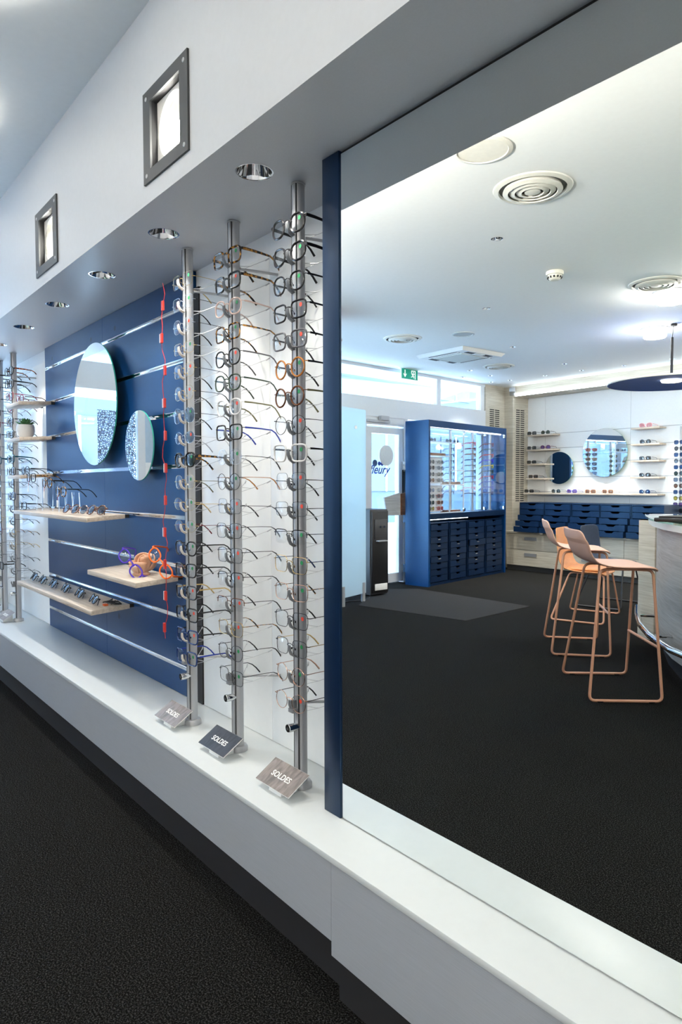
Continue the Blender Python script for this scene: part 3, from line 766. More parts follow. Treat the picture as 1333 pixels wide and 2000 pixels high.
# glasses on shelves
put_eyewear(('panto', 'slim', 'burgundy', 'brown', 'clear'), (-4.40, -.005, 1.728), .05, 'brown-armed glasses standing on the topmost short oak shelf', cat='glasses', scale=1.05)
put_eyewear(('panto', 'slim', 'black', 'black', 'clear'), (-4.33, .0, 1.306), .05, 'black glasses standing on the short shelf below the succulent', cat='glasses', scale=1.08)
def stand_pair(x, y, z, style, label, zs=1.083, tag=None):
    put_eyewear(style, (x, y, z), .05, label, 'glasses on wire stands on the long oak shelf', None, 1.12)
    t = thing('wire_stand', 'thin chrome wire stand under the ' + label, 'stand', (x, y+.07, zs))
    for sd in (-.055, .055):
        MB().tube([(x+sd, y+.045, zs-.003), (x+sd, y+.050, z-.004), (x+sd, y+.075, z-.004), (x+sd, y+.080, zs-.002)], .0012, 5).obj('wire', CHROME, t)
    if tag:
        g = thing('price_tag', 'white hanging price tag under the ' + label, 'tag', (x-.03, y-.004, z-.06))
        MB().cyl((x-.032, y-.001, z-.006), (x-.032, y-.004, z-.045), .0007, n=5).obj('thread', RED, g)
        MB().bbox(x-.044, x-.020, y-.006, y-.0035, z-.080, z-.044, .0008, 1).obj('card', TAGW, g)
stand_pair(-4.10, -.030, 1.262, ('square', 'slim', 'black', 'tort', 'clear'), 'black and amber glasses, highest on the wire stands', tag=True)
stand_pair(-3.80, -.030, 1.232, ('panto', 'slim', 'tort', 'black', 'clear'), 'black and gold glasses, middle of the wire stands', tag=True)
stand_pair(-3.57, -.030, 1.188, ('panto', 'slim', 'tort', 'black', 'clear'), 'black and gold glasses, lowest on the wire stands', tag=True)
put_eyewear(('square', 'slim', 'black', 'black', 'clear'), (-4.33, -.02, 1.101), .05, 'black glasses at the left end of the long oak shelf', cat='glasses', scale=1.08)
for x, y, lb, fm in ((-3.47, -.012, 'folded brown sunglasses nearest the wire stands on the long shelf', 'brown'), (-3.325, -.020, 'folded brown sunglasses in the middle of the long oak shelf', 'rose_gold'), (-3.300, .055, 'folded gold-rimmed sunglasses at the back of the long oak shelf', 'gold'), (-3.185, .012, 'folded brown sunglasses at the right end of the long oak shelf', 'brown')):
    put_eyewear(('pilot', 'slim' if fm == 'brown' else 'thin', fm, 'brown', 'bluegrey'), (x, y, 1.106), 0, lb, 'sunglasses lying on the long oak shelf', None, .92, rot=(-.45, 0, .30), cat='sunglasses', name='sunglasses', folded=True)
for k, x in enumerate((-4.27, -4.10, -3.905, -3.69, -3.47, -3.235)):
    put_eyewear(('pilot' if k < 5 else 'panto', 'thick', 'black', 'black', 'smoke' if k < 5 else 'bluegrey'), (x, .020 if k < 5 else .01, .6905), 0,
                f'black folded sunglasses on the lowest oak shelf, {ORD[k]} from its left end', 'sunglasses on the lowest oak shelf', None, .95, rot=(-.60, 0, -.12), cat='sunglasses', name='sunglasses', folded=True)
# cloth cord and tags lying by the last pair
t = thing('sunglass_strap', 'tangled black strap with orange tag at the right end of the lowest shelf', 'strap', (-3.16, .07, .668))
pts = [(-3.20+.05*math.sin(k*.9)+.006*k*.5, .075+.028*math.cos(k*1.3), .672+.004*(k % 3)) for k in range(22)]
MB().tube(pts, .003, 5).obj('cord', BLACKM, t)
MB().bbox(-3.17, -3.145, .030, .048, .664, .672, .001).obj('tag', plain('orange_tag', (.7, .13, .03), .5), t)

# violet and orange glasses standing on their corner, leaning
put_eyewear(('panto', 'thick', 'violet', 'violet', 'clear'), (-2.735, -.010, .8985), 0, 'violet glasses standing tilted at the left of the oak shelf', cat='glasses', scale=1.12, rot=(-.18, .85, .55))
put_eyewear(('panto', 'thick', 'orange', 'orange', 'clear'), (-2.600, .060, .9075), 0, 'bright orange glasses standing tilted at the right of the oak shelf', cat='glasses', scale=1.15, rot=(-.18, .85, .45))
# carved wooden rose
t = thing('wooden_rose', 'peach coloured carved wooden rose between the violet and orange glasses', 'ornament', (-2.75, .075, .848))
PEACH = wood('peach_wood', (.62, .32, .19), (.80, .50, .34), (8, 8, 8), .4, 3)
def petal(a, r0, h0, h1, w, lean, mb):
    rows = []
    for i in range(7):
        v = i/6
        row = []
        for j in range(9):
            u = (j/8-.5)*w
            rr = r0*(.45+.55*math.sin(min(1, v*1.15)*PI/2)) + lean*.35*v*v
            th = a+u
            z = h0 + (h1-h0)*v*(1-.07*(abs(j/8-.5)*2)**2)
            row.append(mb.bm.verts.new((-2.75+rr*math.cos(th), .045+rr*math.sin(th)*.9, z)))
        rows.append(row)
    for i in range(6):
        for j in range(8): mb.bm.faces.new([rows[i][j], rows[i][j+1], rows[i+1][j+1], rows[i+1][j]])
AX = Vector((.62, -.62, .48)).normalized(); UU = AX.cross(Vector((0, 0, 1))).normalized(); VV = AX.cross(UU)
mb = MB(); rows = []
for k in range(64):
    th = k*.26; r = .005+.00245*th; wv = .030+.012*math.sin(th*1.7)
    c0 = Vector((-2.765, .060, .905)) + (UU*math.cos(th)+VV*math.sin(th))*r - AX*(.35*r)
    rows.append([mb.bm.verts.new(c0 - AX*wv*.6), mb.bm.verts.new(c0 + (UU*math.cos(th)+VV*math.sin(th))*.003), mb.bm.verts.new(c0 + AX*wv*.4 + (UU*math.cos(th)+VV*math.sin(th))*.005)])
for A_, B_ in zip(rows, rows[1:]):
    for j in range(2): mb.bm.faces.new([A_[j], A_[j+1], B_[j+1], B_[j]])
o = mb.obj('rolled_heart', PEACH, t); sm = o.modifiers.new('thickness', 'SOLIDIFY'); sm.thickness = .0035
for k, (a, r, h0, h1, w, ln) in enumerate([(.2, .044, .850, .930, 1.5, .014), (1.8, .044, .850, .935, 1.5, .014), (3.4, .046, .848, .905, 1.6, .03), (4.7, .046, .846, .890, 1.6, .035), (5.6, .046, .848, .905, 1.4, .03)]):
    mb = MB(); petal(a, r, h0, h1, w, ln, mb)
    o = mb.obj('petal', PEACH, t); sm = o.modifiers.new('thickness', 'SOLIDIFY'); sm.thickness = .004
MB().lathe([(0, 0), (.030, .0), (.036, .010), (.02, .022), (0, .024)], (-2.75, .045, .843), 20).obj('base', PEACH, t)

# ================================================================== THE SHOP IN FRONT OF THE DISPLAY WALL
# -- street facade (wall_left), given by b along the line, height, and n = distance inwards (+) or outwards (-)
FD = Vector((-.09, 1.0, 0)).normalized(); FN_ = Vector((1.0, .09, 0)).normalized()
def FP(b, n, z):
    p = Vector((FX(b), b, z)) + FN_*n
    return (p.x, -p.y, p.z)
def fbox(mb, b0, b1, n0, n1, z0, z1):
    return mb.hexa([FP(b0, n0, z0), FP(b1, n0, z0), FP(b1, n1, z0), FP(b0, n1, z0), FP(b0, n0, z1), FP(b1, n0, z1), FP(b1, n1, z1), FP(b0, n1, z1)])
PVC = plain('white_window_frame', (.74, .76, .78), .4, grain=.01)
S(fbox(MB(), -.3, 6.62, -.08, .03, 2.025, 2.25), 'wall_left_lintel', PVC)
S(fbox(MB(), -.3, 6.62, -.08, .02, 2.585, ZC+.01), 'wall_left_head', PVC)
S(fbox(MB(), 6.62, 8.0, -.10, .03, 0, ZC), 'wall_left', OAKF)
mull = [-.28, 1.15, 2.60, 4.19, 4.92, 6.56]
for i, b in enumerate(mull):
    S(fbox(MB(), b-.035, b+.035, -.06, .025, 0, 2.025), f'window_frame_{i+1}', PVC)
for i, b in enumerate((-.28, 1.8, 3.72, 5.58, 6.56)):
    S(fbox(MB(), b-.04, b+.04, -.06, .02, 2.25, 2.585), f'window_frame_{i+7}', PVC)
wn = 1
S(fbox(MB(), -.245, 1.115, -.05, .02, .055, .85), 'wall_left_daylight_block', PVC)  # unseen low panels, put in to cut daylight on the floor
S(fbox(MB(), 1.185, 2.565, -.05, .02, .055, .85), 'wall_left_daylight_block', PVC)
for b0, b1, z0, z1 in ((-.245, 1.115, .86, 2.02), (1.185, 2.565, .86, 2.02), (2.635, 4.155, .06, 2.02), (4.955, 6.525, .06, 2.02), (-.24, 1.76, 2.25, 2.58), (1.84, 3.68, 2.25, 2.58), (3.76, 5.54, 2.25, 2.58), (5.62, 6.52, 2.25, 2.58)):
    S(fbox(MB(), b0, b1, -.022, -.012, z0, z1), f'window_{wn}', WINDOW); wn += 1
for b0, b1 in ((-.245, 1.115), (1.185, 2.565), (2.635, 4.155), (4.955, 6.525)):
    S(fbox(MB(), b0, b1, -.05, .02, 0, .055), 'window_sill', PVC)
# privacy film on two of the street windows
fbox(MB(), .765, 1.112, -.0115, -.0105, .87, 1.86).obj('window_film', speckled_decal('lace_film'), label='lace patterned privacy film on the street window nearest the display wall', cat='film')
fbox(MB(), 1.19, 1.75, -.0115, -.0095, .87, 2.01).obj('window_panel', plain('pale_blue_board', (.42, .55, .68), .4), label='pale blue board behind the second street window', cat='board')
fbox(MB(), 1.20, 1.42, -.0090, -.0080, .90, 1.42).obj('poster', plain('paper', (.85, .86, .86), .6), label='blank white sheet on the pale blue board of the street window', cat='poster')

# -- door
S(fbox(MB(), 4.155, 4.955, -.06, .02, 1.93, 2.025), 'door_1_frame', PVC)
dr = bpy.data.objects.new('door_1', None); dr.location = FP(4.56, 0, 0); link(dr, kind='structure'); WL['door_1'] = Vector(dr.location)
mb = MB()
for q in ((4.235, 4.315, .02, 1.905), (4.80, 4.875, .02, 1.905), (4.315, 4.80, .02, .13), (4.315, 4.80, 1.83, 1.905)): fbox(mb, q[0], q[1], -.05, .015, q[2], q[3])
mb.obj('leaf_frame', PVC, dr)
fbox(MB(), 4.315, 4.80, -.022, -.014, .13, 1.83).obj('glass_pane', WINDOW, dr)
for z in (1.45, .80, .18):
    fbox(MB(), 4.845, 4.905, .016, .045, z-.05, z+.05).obj('hinge', CHROME, dr)
fbox(MB(), 4.86, 4.90, .016, .035, .86, 1.42).obj('hinge_strip', BLACKM, dr)
mb = fbox(MB(), 4.22, 4.60, .021, .055, 1.955, 1.985); fbox(mb, 4.42, 4.56, .03, .075, 1.985, 2.035); mb.obj('door_closer', ALU, dr)
BLU = plain('blue_print', (.03, .07, .45), .5, grain=0)
BLU2 = plain('light_blue_print', (.05, .10, .24), .5, grain=0)
def facade_mat(b, n, z, rotz=0):
    p = FP(b, n, z); X = Vector((FD.x, -FD.y, 0)); Z = Vector((-FN_.x, FN_.y, 0)); Y = Vector((0, 0, 1))
    m = Matrix.Identity(4)
    for i in range(3): m[i][0], m[i][1], m[i][2] = X[i], Y[i], Z[i]
    m.translation = Vector(p) - Vector(dr.location)
    return m
text('lettering', 'fleury', .150, BLU, dr, facade_mat(4.47, -.010, 1.395), shear=.4, offset=.0022)
for i, (b, z, r, mt) in enumerate(((4.40, 1.475, .040, BLU2), (4.475, 1.470, .024, BLU), (4.525, 1.470, .026, BLU))):
    mb = MB()
    p0 = FP(b, -.0095, z); p1 = FP(b, -.0125, z)
    mb.cyl(p0, p1, r, n=24).obj('logo_dot', mt, dr)
MB().cyl(FP(4.60, -.0095, 1.57), FP(4.60, -.0125, 1.57), .125, n=32).obj('round_sticker', plain('white_sticker', (.78, .80, .76), .5), dr)
# leaflet holder boards on the hinge side
BROWNW = wood('teak', (.16, .055, .018), (.34, .13, .045), (2, 2, 18), .4, 2.5)
t = thing('leaflet_holder', 'brown and grey wooden leaflet boards on the glass shop door', 'leaflet holder', FP(4.7, .05, .85))
MB().hexa([FP(4.66, .055, 1.085), FP(4.66, .075, 1.085), FP(4.70, .075, .845), FP(4.70, .055, .845), FP(4.890, .105, 1.135), FP(4.890, .125, 1.135), FP(4.890, .125, .845), FP(4.890, .105, .845)]).obj('board', BROWNW, t)
MB().hexa([FP(4.50, .03, 1.06), FP(4.50, .05, 1.06), FP(4.55, .05, .845), FP(4.55, .03, .845), FP(4.71, .10, 1.12), FP(4.71, .12, 1.12), FP(4.71, .12, .845), FP(4.71, .10, .845)]).obj('board', GREYOAK, t)
fbox(MB(), 4.61, 4.67, .065, .072, .90, 1.02).obj('leaflet', TAGW, t)

# -- street outside
STREET = plain('pale_paving', (.58, .61, .64), .8, grain=.08, scale=3)
MB().box(-40, -6.25, -30, 30, -.16, -.06).obj('street_ground', STREET, kind='structure')
t = thing('awning', 'white fabric awning over the street window', 'awning', FP(3.0, -.1, 2.45))
mb = MB().hexa([FP(-1.0, -.10, 2.72), FP(7.0, -.10, 2.72), FP(7.0, -2.3, 2.30), FP(-1.0, -2.3, 2.30), FP(-1.0, -.10, 2.73), FP(7.0, -.10, 2.73), FP(7.0, -2.3, 2.31), FP(-1.0, -2.3, 2.31)])
mb.obj('fabric', frosted('awning_fabric', (.40, .47, .55), .04, .7), t)
MB().cyl(FP(-1.0, -2.3, 2.30), FP(7.0, -2.3, 2.30), .03, n=10).obj('front_bar', PVC, t)
for b in (1.0, 4.9): MB().cyl(FP(b, -.12, 1.98), FP(b-.45, -2.28, 2.29), .022, n=8).obj('arm', PVC, t)
t = thing('street_building', 'pale building across the street seen through the shop door', 'building', (-17, -8, -.06))
PALEW = plain('pale_render', (.050, .066, .088), .9, grain=.05)
MB().box(-18, -17, -26, 16, -.06, 9).obj('wall', PALEW, t)
for k in range(10):
    for j in range(2):
        y = -22+k*3.4; z = 1.0+j*3.2
        w_ = MB().box(-17.02, -16.96, y, y+1.5, z, z+1.9).obj('window', plain('window_dark', (.02, .035, .06), .15), t)
        MB().box(-16.955, -16.94, y+.72, y+.78, z, z+1.9).obj('glazing_bar', PVC, w_)
t = thing('magazine_rack', 'blue and white magazine rack standing in the street outside the door', 'rack', FP(5.6, -1.9, -.06))
fbox(MB(), 5.2, 5.9, -2.0, -1.95, -.06, 1.45).obj('back_board', PALEW, t)
BB = plain('blue_covers', (.006, .016, .085), .5, grain=.4, scale=9)
for z in (.35, .70, 1.05):
    fbox(MB(), 5.2, 5.9, -1.95, -1.83, z-.03, z).obj('shelf', PVC, t)
    for k in range(4): fbox(MB(), 5.23+k*.165, 5.37+k*.165, -1.93, -1.90, z+.002, z+.24).obj('magazine', (BB, TAGW, BLU2, BB)[(k+int(z*10)) % 4], t)
t = thing('newspaper_stand', 'pale blue newspaper stand in the street, left of the magazine rack', 'rack', FP(4.9, -1.6, -.06))
fbox(MB(), 4.55, 5.05, -1.75, -1.70, -.06, 1.20).obj('back_board', PVC, t)
for k, z in enumerate((.55, .85, 1.10)): fbox(MB(), 4.58, 5.02, -1.69, -1.64, z-.14, z+.06).obj('newspaper', (BLU2, BB, TAGW)[k], t)
t = thing('round_street_sign', 'round brown sign standing low outside the door glass', 'sign', FP(4.42, -.5, .0))
MB().cyl(FP(4.52, -.50, .34), FP(4.52, -.53, .34), .27, n=40).obj('disc', plain('brown_sign', (.045, .016, .007), .5), t)
MB().cyl(FP(4.52, -.53, -.06), FP(4.52, -.53, .2), .02, n=8).obj('post', STEELG, t)

# -- entrance mat
zm = .004
poly = [R(-5.29, 3.37, .0005), R(-4.08, 3.60, .0005), R(-4.16, 4.65, .0005), R(-5.70, 4.62, .0005), R(-5.98, 4.23, .0005)]
MB().prism(poly, (0, 0, zm)).obj('entrance_mat', MAT, label='large light grey entrance mat on the carpet by the shop door', cat='mat')

# -- frosted glass screen
t = thing('frosted_screen', 'tall frosted glass screen on metal feet beside the shop door', 'screen', R(-5.47, 3.62, 0))
d = Vector((.30, -1.0)).normalized()
A = Vector((-5.47, 3.62)); B = A + d*1.25; nn = Vector((d.y, -d.x))*.006
mb = MB(); q = [A+nn, B+nn, B-nn, A-nn]
mb.hexa([R(p.x, p.y, .085) for p in q]+[R(p.x, p.y, 1.99) for p in q]).obj('glass_sheet', FROST, t)
for f in (.045, .42, .85, 1.2):
    p = A + d*f
    MB().cyl(R(p.x, p.y, 0), R(p.x, p.y, .20), .022, n=16).obj('foot', ALU, t)
p = A + d*.20
MB().cyl(R(p.x-.02, p.y, 1.80), R(p.x+.02, p.y, 1.80), .018, n=16).obj('fixing', CHROME, t)

# -- water cooler
t = thing('water_cooler', 'black water cooler standing between the frosted screen and the door', 'water cooler', R(-5.72, 3.98, 0))
MB().bbox(-5.90, -5.60, -4.06, -3.80, .02, .95, .012, 3).obj('body', plain('cooler_grey', (.05, .05, .055), .4), t)
MB().bbox(-5.6005, -5.585, -4.05, -3.815, .04, .93, .004).obj('front_panel', BLACK, t)
MB().bbox(-5.5855, -5.575, -4.03, -3.85, .62, .84, .003).obj('tap_recess', plain('cooler_recess', (.06, .06, .065), .3), t)
for y in (-3.97, -3.91): MB().cyl((-5.575, y, .76), (-5.555, y, .76), .012, n=10).obj('tap', CHROME, t)
MB().bbox(-5.585, -5.53, -4.0, -3.87, .60, .615, .003).obj('drip_tray', ALU, t)
MB().bbox(-5.584, -5.575, -4.03, -3.85, .07, .14, .003).obj('badge_panel', TAGW, t)
t = thing('floor_cable', 'black cable lying on the carpet under the frosted screen', 'cable', R(-5.5, 3.5, 0))
MB().tube([R(-5.55+.05*math.sin(k*.8)+.012*k, 3.75-.06*k, .008) for k in range(15)], .006, 6).obj('cable', BLACK, t)

# -- navy showcase by the door
CO, CE, CW = Vector((-5.716, 4.816)), Vector((-.15649, .98768)), Vector((-.98768, -.15649))
def CP(s, d, z):
    p = CO + CE*s + CW*d
    return (p.x, -p.y, z)
def cbox(mb, s0, s1, d0, d1, z0, z1):
    return mb.hexa([CP(s0, d0, z0), CP(s1, d0, z0), CP(s1, d1, z0), CP(s0, d1, z0), CP(s0, d0, z1), CP(s1, d0, z1), CP(s1, d1, z1), CP(s0, d1, z1)])
CL, CD = 1.845, .34
t = case = thing('display_cabinet', 'tall navy blue display cabinet with glass doors above drawers, by the shop door', 'cabinet', CP(.9, .17, 0))
cbox(MB(), 0, .035, 0, CD, 0, 1.98).obj('side_panel', NAVY, t)
cbox(MB(), CL-.035, CL, 0, CD, 0, 1.98).obj('side_panel', NAVY, t)
cbox(MB(), .035, CL-.035, 0, CD, 1.90, 1.98).obj('top_panel', NAVY, t)
cbox(MB(), .035, CL-.035, 0, CD, .80, .865).obj('middle_panel', NAVYD, t)
cbox(MB(), .035, CL-.035, .02, CD, 0, .035).obj('bottom_panel', NAVYD, t)
cbox(MB(), .035, CL-.035, CD-.02, CD, .035, .80).obj('back_panel', NAVYD, t)
cbox(MB(), .035, CL-.035, CD-.02, CD-.014, .866, 1.899).obj('back_glass', pane('tinted_back_glass', (.80, .87, .93)), t)
for s0, s1 in ((.037, .805), (.810, 1.300), (1.305, CL-.037)):
    dd = cbox(MB(), s0, s1, .004, .010, .870, 1.897).obj('glass_door', CASEGLASS, t)
    for z in (.90, 1.87): cbox(MB(), s1-.03, s1, -.004, .014, z-.02, z+.02).obj('hinge', CHROME, dd)
WFR = plain('white_case_frame', (.80, .81, .82), .4, grain=.01)
mb = MB()
for q in ((.040, .052, .87, 1.89), (.478, .488, .87, 1.735), (.790, .802, .87, 1.89)): cbox(mb, q[0], q[1], .015, .03, q[2], q[3])
for q in ((.040, .802, 1.725, 1.735), (.040, .488, 1.555, 1.567), (.478, .802, 1.385, 1.397), (.040, .802, 1.208, 1.220), (.040, .802, .868, .878), (.040, .802, 1.885, 1.895)): cbox(mb, q[0], q[1], .014, .032, q[2], q[3])
mb.obj('white_frame', WFR, t)
for q in ((.052, .79, 1.727, .26), (.052, .478, 1.558, .26), (.488, .79, 1.388, .26), (.052, .79, 1.211, .26)):
    cbox(MB(), q[0], q[1], .033, q[3], q[2], q[2]+.006).obj('inner_shelf', WFR, t)
cbox(MB(), .054, .40, .075, .085, 1.225, 1.55).obj('white_board', WFR, t); cbox(MB(), .054, .40, .075, .085, .885, 1.205).obj('white_board', WFR, t)
cbox(MB(), .06, .95, .05, .065, .790, .7995).obj('led_strip', LEDC, t)
cbox(MB(), .06, CL-.06, .05, .065, 1.890, 1.8995).obj('led_strip', LEDC, t)
for (s, z, w_) in ((.298, 1.5655, .15), (.64, 1.2175, .15), (.64, .8665, .15)):
    tt = thing('display_block', 'brown wooden block on ' + {1.5655: 'the upper left', 1.2175: 'the middle', .8665: 'the bottom'}[z] + ' shelf of the navy showcase', 'block', CP(s, .1, z))
    cbox(MB(), s-w_, s+w_, .06, .16, z, z+.03).obj('block', BROWNW, tt)
    cbox(MB(), s-w_+.01, s+w_-.01, .07, .15, z+.0302, z+.034).obj('top_pad', OAK, tt)
CPOLE = []
for i, (s, lb) in enumerate(((.72, 'shortest view'), (1.245, 'middle'), (1.700, 'right'))):
    tt = thing('display_pole', ('slim pole inside the navy showcase behind the white frame', 'slim pole inside the navy showcase, between the glass doors', 'slim pole inside the navy showcase at its right end')[i], 'display pole', CP(s, .17, .866))
    MB().cyl(CP(s, .17, .875), CP(s, .17, 1.898), .018, n=12).obj('tube', ALU, tt)
    MB().cyl(CP(s, .17, .866), CP(s, .17, .876), .032, n=16).obj('foot', ALU, tt)

TH = math.radians(81)
def sun(style, loc, rz, label, group, sc=1.0):
    put_eyewear(style, loc, rz, label, group, None, sc, cat='sunglasses', name='sunglasses', n=16)
rowd = ['top', 'second', 'third', 'fourth', 'fifth', 'sixth', 'seventh', 'lowest']
L1 = [('black', 'smoke'), ('burgundy', 'smoke'), ('grey', 'smoke'), ('brown', 'brownt'), ('navy', 'bluet'), ('black', 'smoke'), ('black', 'dgreen'), ('olive', 'yellowt')]
L2 = [('grey', 'smoke'), ('teal', 'bluegrey'), ('green', 'dgreen'), ('grey', 'smoke'), ('grey', 'bluegrey'), ('red', 'smoke'), ('amber', 'brownt'), ('red', 'redt')]
ZR = [1.489, 1.418, 1.341, 1.27, 1.149, 1.077, 1.0, .928]
for i in range(8):
    sun(('panto', 'slim', L1[i][0], L1[i][0], L1[i][1]), CP(.130, .045, ZR[i]), TH, f'{L1[i][0]} sunglasses on the white board of the showcase, {rowd[i]} of its left column', 'sunglasses in the showcase', 1.0)
    sun(('square', 'slim', L2[i][0], L2[i][0], L2[i][1]), CP(.320, .045, ZR[i]), TH, f'{L2[i][0]} sunglasses on the white board of the showcase, {rowd[i]} of its second column', 'sunglasses in the showcase', 1.0)
C1 = [('red', 'redt'), ('burgundy', 'smoke'), ('amber', 'brownt'), ('navy', 'smoke'), ('grey', 'smoke'), ('black', 'bluegrey'), ('grey', 'smoke'), ('brown', 'smoke'), ('pink', 'brownt'), ('navy', 'smoke')]
C2 = [('burgundy', 'pinkt'), ('teal', 'greent'), ('red', 'redt'), ('violet', 'violett'), ('yellow', 'yellowt'), ('green', 'greent'), ('red', 'redt'), ('blue', 'bluet'), ('blue', 'bluet'), ('navy', 'bluet')]
for i in range(10):
    z = 1.752-.0735*i
    sun(('rect', 'thick', C1[i][0], C1[i][0], C1[i][1]), CP(1.235, .115, z), math.radians(45), f'{C1[i][0]} sports sunglasses, {ORD[i]} from the top on the middle pole of the showcase', 'sunglasses in the showcase', 1.3)
    sun(('rect', 'thick', C2[i][0], C2[i][0], C2[i][1]), CP(1.690, .115, z+.004), math.radians(45), f'{C2[i][0]} sports sunglasses, {ORD[i]} from the top on the right pole of the showcase', 'sunglasses in the showcase', 1.3)
for i in range(8):
    z = 1.66-.078*i
    sun(('cat', 'slim', 'teal' if i % 2 else 'black', 'black', 'dgreen'), CP(.72, .115, z), math.radians(50), f'dark sunglasses, {ORD[i]} from the top on the pole behind the showcase frame', 'sunglasses in the showcase', 1.0)
for s, z, fm, lb in ((.20, 1.760, 'teal', 'left'), (.53, 1.760, 'black', 'middle'), (.70, 1.760, 'navy', 'right')):
    sun(('round', 'slim', fm, fm, 'smoke'), CP(s, .07, z-.004), TH, f'{fm} sunglasses on the top shelf of the showcase, {lb} of three', 'sunglasses in the showcase', 1.0)

def drawer_front(P, s0, s1, d, z0, z1, cut=.05, th=.018):
    """front board with a hand cut-out in its upper edge; P maps (s, d, z)"""
    c = (s0+s1)/2; dz = min(.022, (z1-z0)*.35)
    poly = [(s0, z0), (s1, z0), (s1, z1), (c+cut, z1), (c+cut*.6, z1-dz), (c-cut*.6, z1-dz), (c-cut, z1), (s0, z1)]
    mb = MB(); a = [mb.bm.verts.new(P(s, d, z)) for s, z in poly]; b = [mb.bm.verts.new(P(s, d+th, z)) for s, z in poly]
    mb.bm.faces.new(a); mb.bm.faces.new(b[::-1])
    for i in range(8): mb.bm.faces.new([a[i], b[i], b[(i+1) % 8], a[(i+1) % 8]])
    return mb
rd = random.Random(5)
for c, (s0, s1) in enumerate(((.045, .440), (.470, .855), (.890, 1.305), (1.335, 1.770))):
    tt = thing('drawer_tower', f'dark navy tower of shallow drawers under the showcase, {ORD[c]} from the door', 'drawer unit', CP((s0+s1)/2, .05, .036), 'drawer towers under the showcase')
    mb = MB(); cbox(mb, s0, s0+.012, .02, .30, .037, .745); cbox(mb, s1-.012, s1, .02, .30, .037, .745); cbox(mb, s0, s1, .02, .30, .7452, .757); mb.obj('carcass', NAVYD, tt)
    n = 9; hh = .70/n
    for k in range(n):
        z0 = .042+k*hh; out = -.012 if (c, k) == (2, 5) else (rd.uniform(.004, .014))
        dw = drawer_front(CP, s0+.014, s1-.014, out, z0+.002, z0+hh-.003).obj('drawer', NAVYD, tt)
        cbox(MB(), s0+.016, s1-.016, out+.019, .28, z0+.004, z0+.010).obj('tray', NAVYD, dw)
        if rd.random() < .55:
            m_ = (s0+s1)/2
            cbox(MB(), m_-.025, m_+.025, out-.003, out-.0005, z0+hh-.038, z0+hh-.030).obj('handle_glint', CHROME, dw)  # chrome sliver put in for the bright glint on the handle

# -- wood pier with vent slots, bulkhead and white display wall at the far end
S(MB().box(-6.75, -6.25, -7.7, -7.10, 0, ZC), 'wall_front_pier', OAKF)
S(MB().box(-6.25, XR, -7.7, -7.10, 2.475, ZC), 'wall_front_bulkhead', OAKF)
S(MB().box(-6.25, XR, -7.70, -7.475, 0, 2.475), 'wall_front', WHITE)
S(MB().box(-6.2, 0.5, -7.1, -7.085, 2.475, 2.490), 'trim_3', LEDE)
t = thing('vent_grille', 'slotted vent in the pale wood pier beside the white display wall', 'vent', R(-6.2495, 7.28, 1.0))
MB().box(-6.2498, -6.2485, -7.40, -7.16, .95, 2.32).obj('plate', OAKF, t)
mb = MB()
for k in range(44):
    for j in range(2): mb.box(-6.2484, -6.2478, -7.265+j*.105-.10, -7.265+j*.105-.012, .97+k*.0305, .984+k*.0305)
mb.obj('slots', BLACKM, t).__setitem__('kind', 'stuff')
t = thing('vent_grille', 'small slotted vent in the wood wall above the navy showcase', 'vent', FP(6.8, .03, 1.9))
fbox(MB(), 6.70, 6.98, .0305, .0315, 1.88, 2.30).obj('plate', OAKF, t)
mb = MB()
for k in range(14):
    for j in range(2): fbox(mb, 6.72+j*.13, 6.83+j*.13, .0316, .0322, 1.90+k*.0285, 1.914+k*.0285)
mb.obj('slots', BLACKM, t).__setitem__('kind', 'stuff')
t = thing('slatwall', 'white slatted display panel with oak shelves on the far wall', 'wall panel', R(-4.4, 7.45, .5))
fz = [.56, 1.108, 1.318, 1.525, 1.728, 1.938, 2.474]
for x0, x1 in ((-6.249, -5.95), (-5.949, -4.66), (-4.659, -3.2), (-3.199, -1.2)):
    for z0, z1 in zip(fz, fz[1:]): MB().box(x0+.001, x1-.001, -7.4745, -7.455, z0+.004, z1-.004).obj('board', WHITE, t)
for z in fz[1:-1]: MB().box(-6.249, -1.2, -7.4745, -7.462, z-.0035, z+.0035).obj('slat_rail', ALU, t)
def far_shelf(x0, x1, z, label, dep=.17):
    tt = thing('oak_shelf', label, 'shelf', R((x0+x1)/2, 7.4, z), 'oak shelves on the far wall')
    MB().bbox(x0, x1, -7.450, -7.450+dep, z-.022, z, .001).obj('board', OAK, tt)
    MB().box(x0+.03, x1-.03, -7.4545, -7.4502, z-.018, z-.002).obj('bracket', BLACKM, tt)
for i, (x0, x1, z) in enumerate(((-6.15, -5.70, 1.925), (-6.15, -5.70, 1.715), (-6.15, -5.84, 1.512), (-6.15, -5.84, 1.305))):
    far_shelf(x0, x1, z, f'short oak shelf on the far white wall, {ORD[i]} from the top in the left stack')
for i, z in enumerate((1.925, 1.722, 1.515, 1.305)):
    far_shelf(-4.56, -4.19, z, f'short oak shelf on the far white wall, {ORD[i]} from the top in the right stack')
far_shelf(-6.17, -4.19, 1.095, 'long oak shelf with a row of sunglasses on the far white wall', .2)
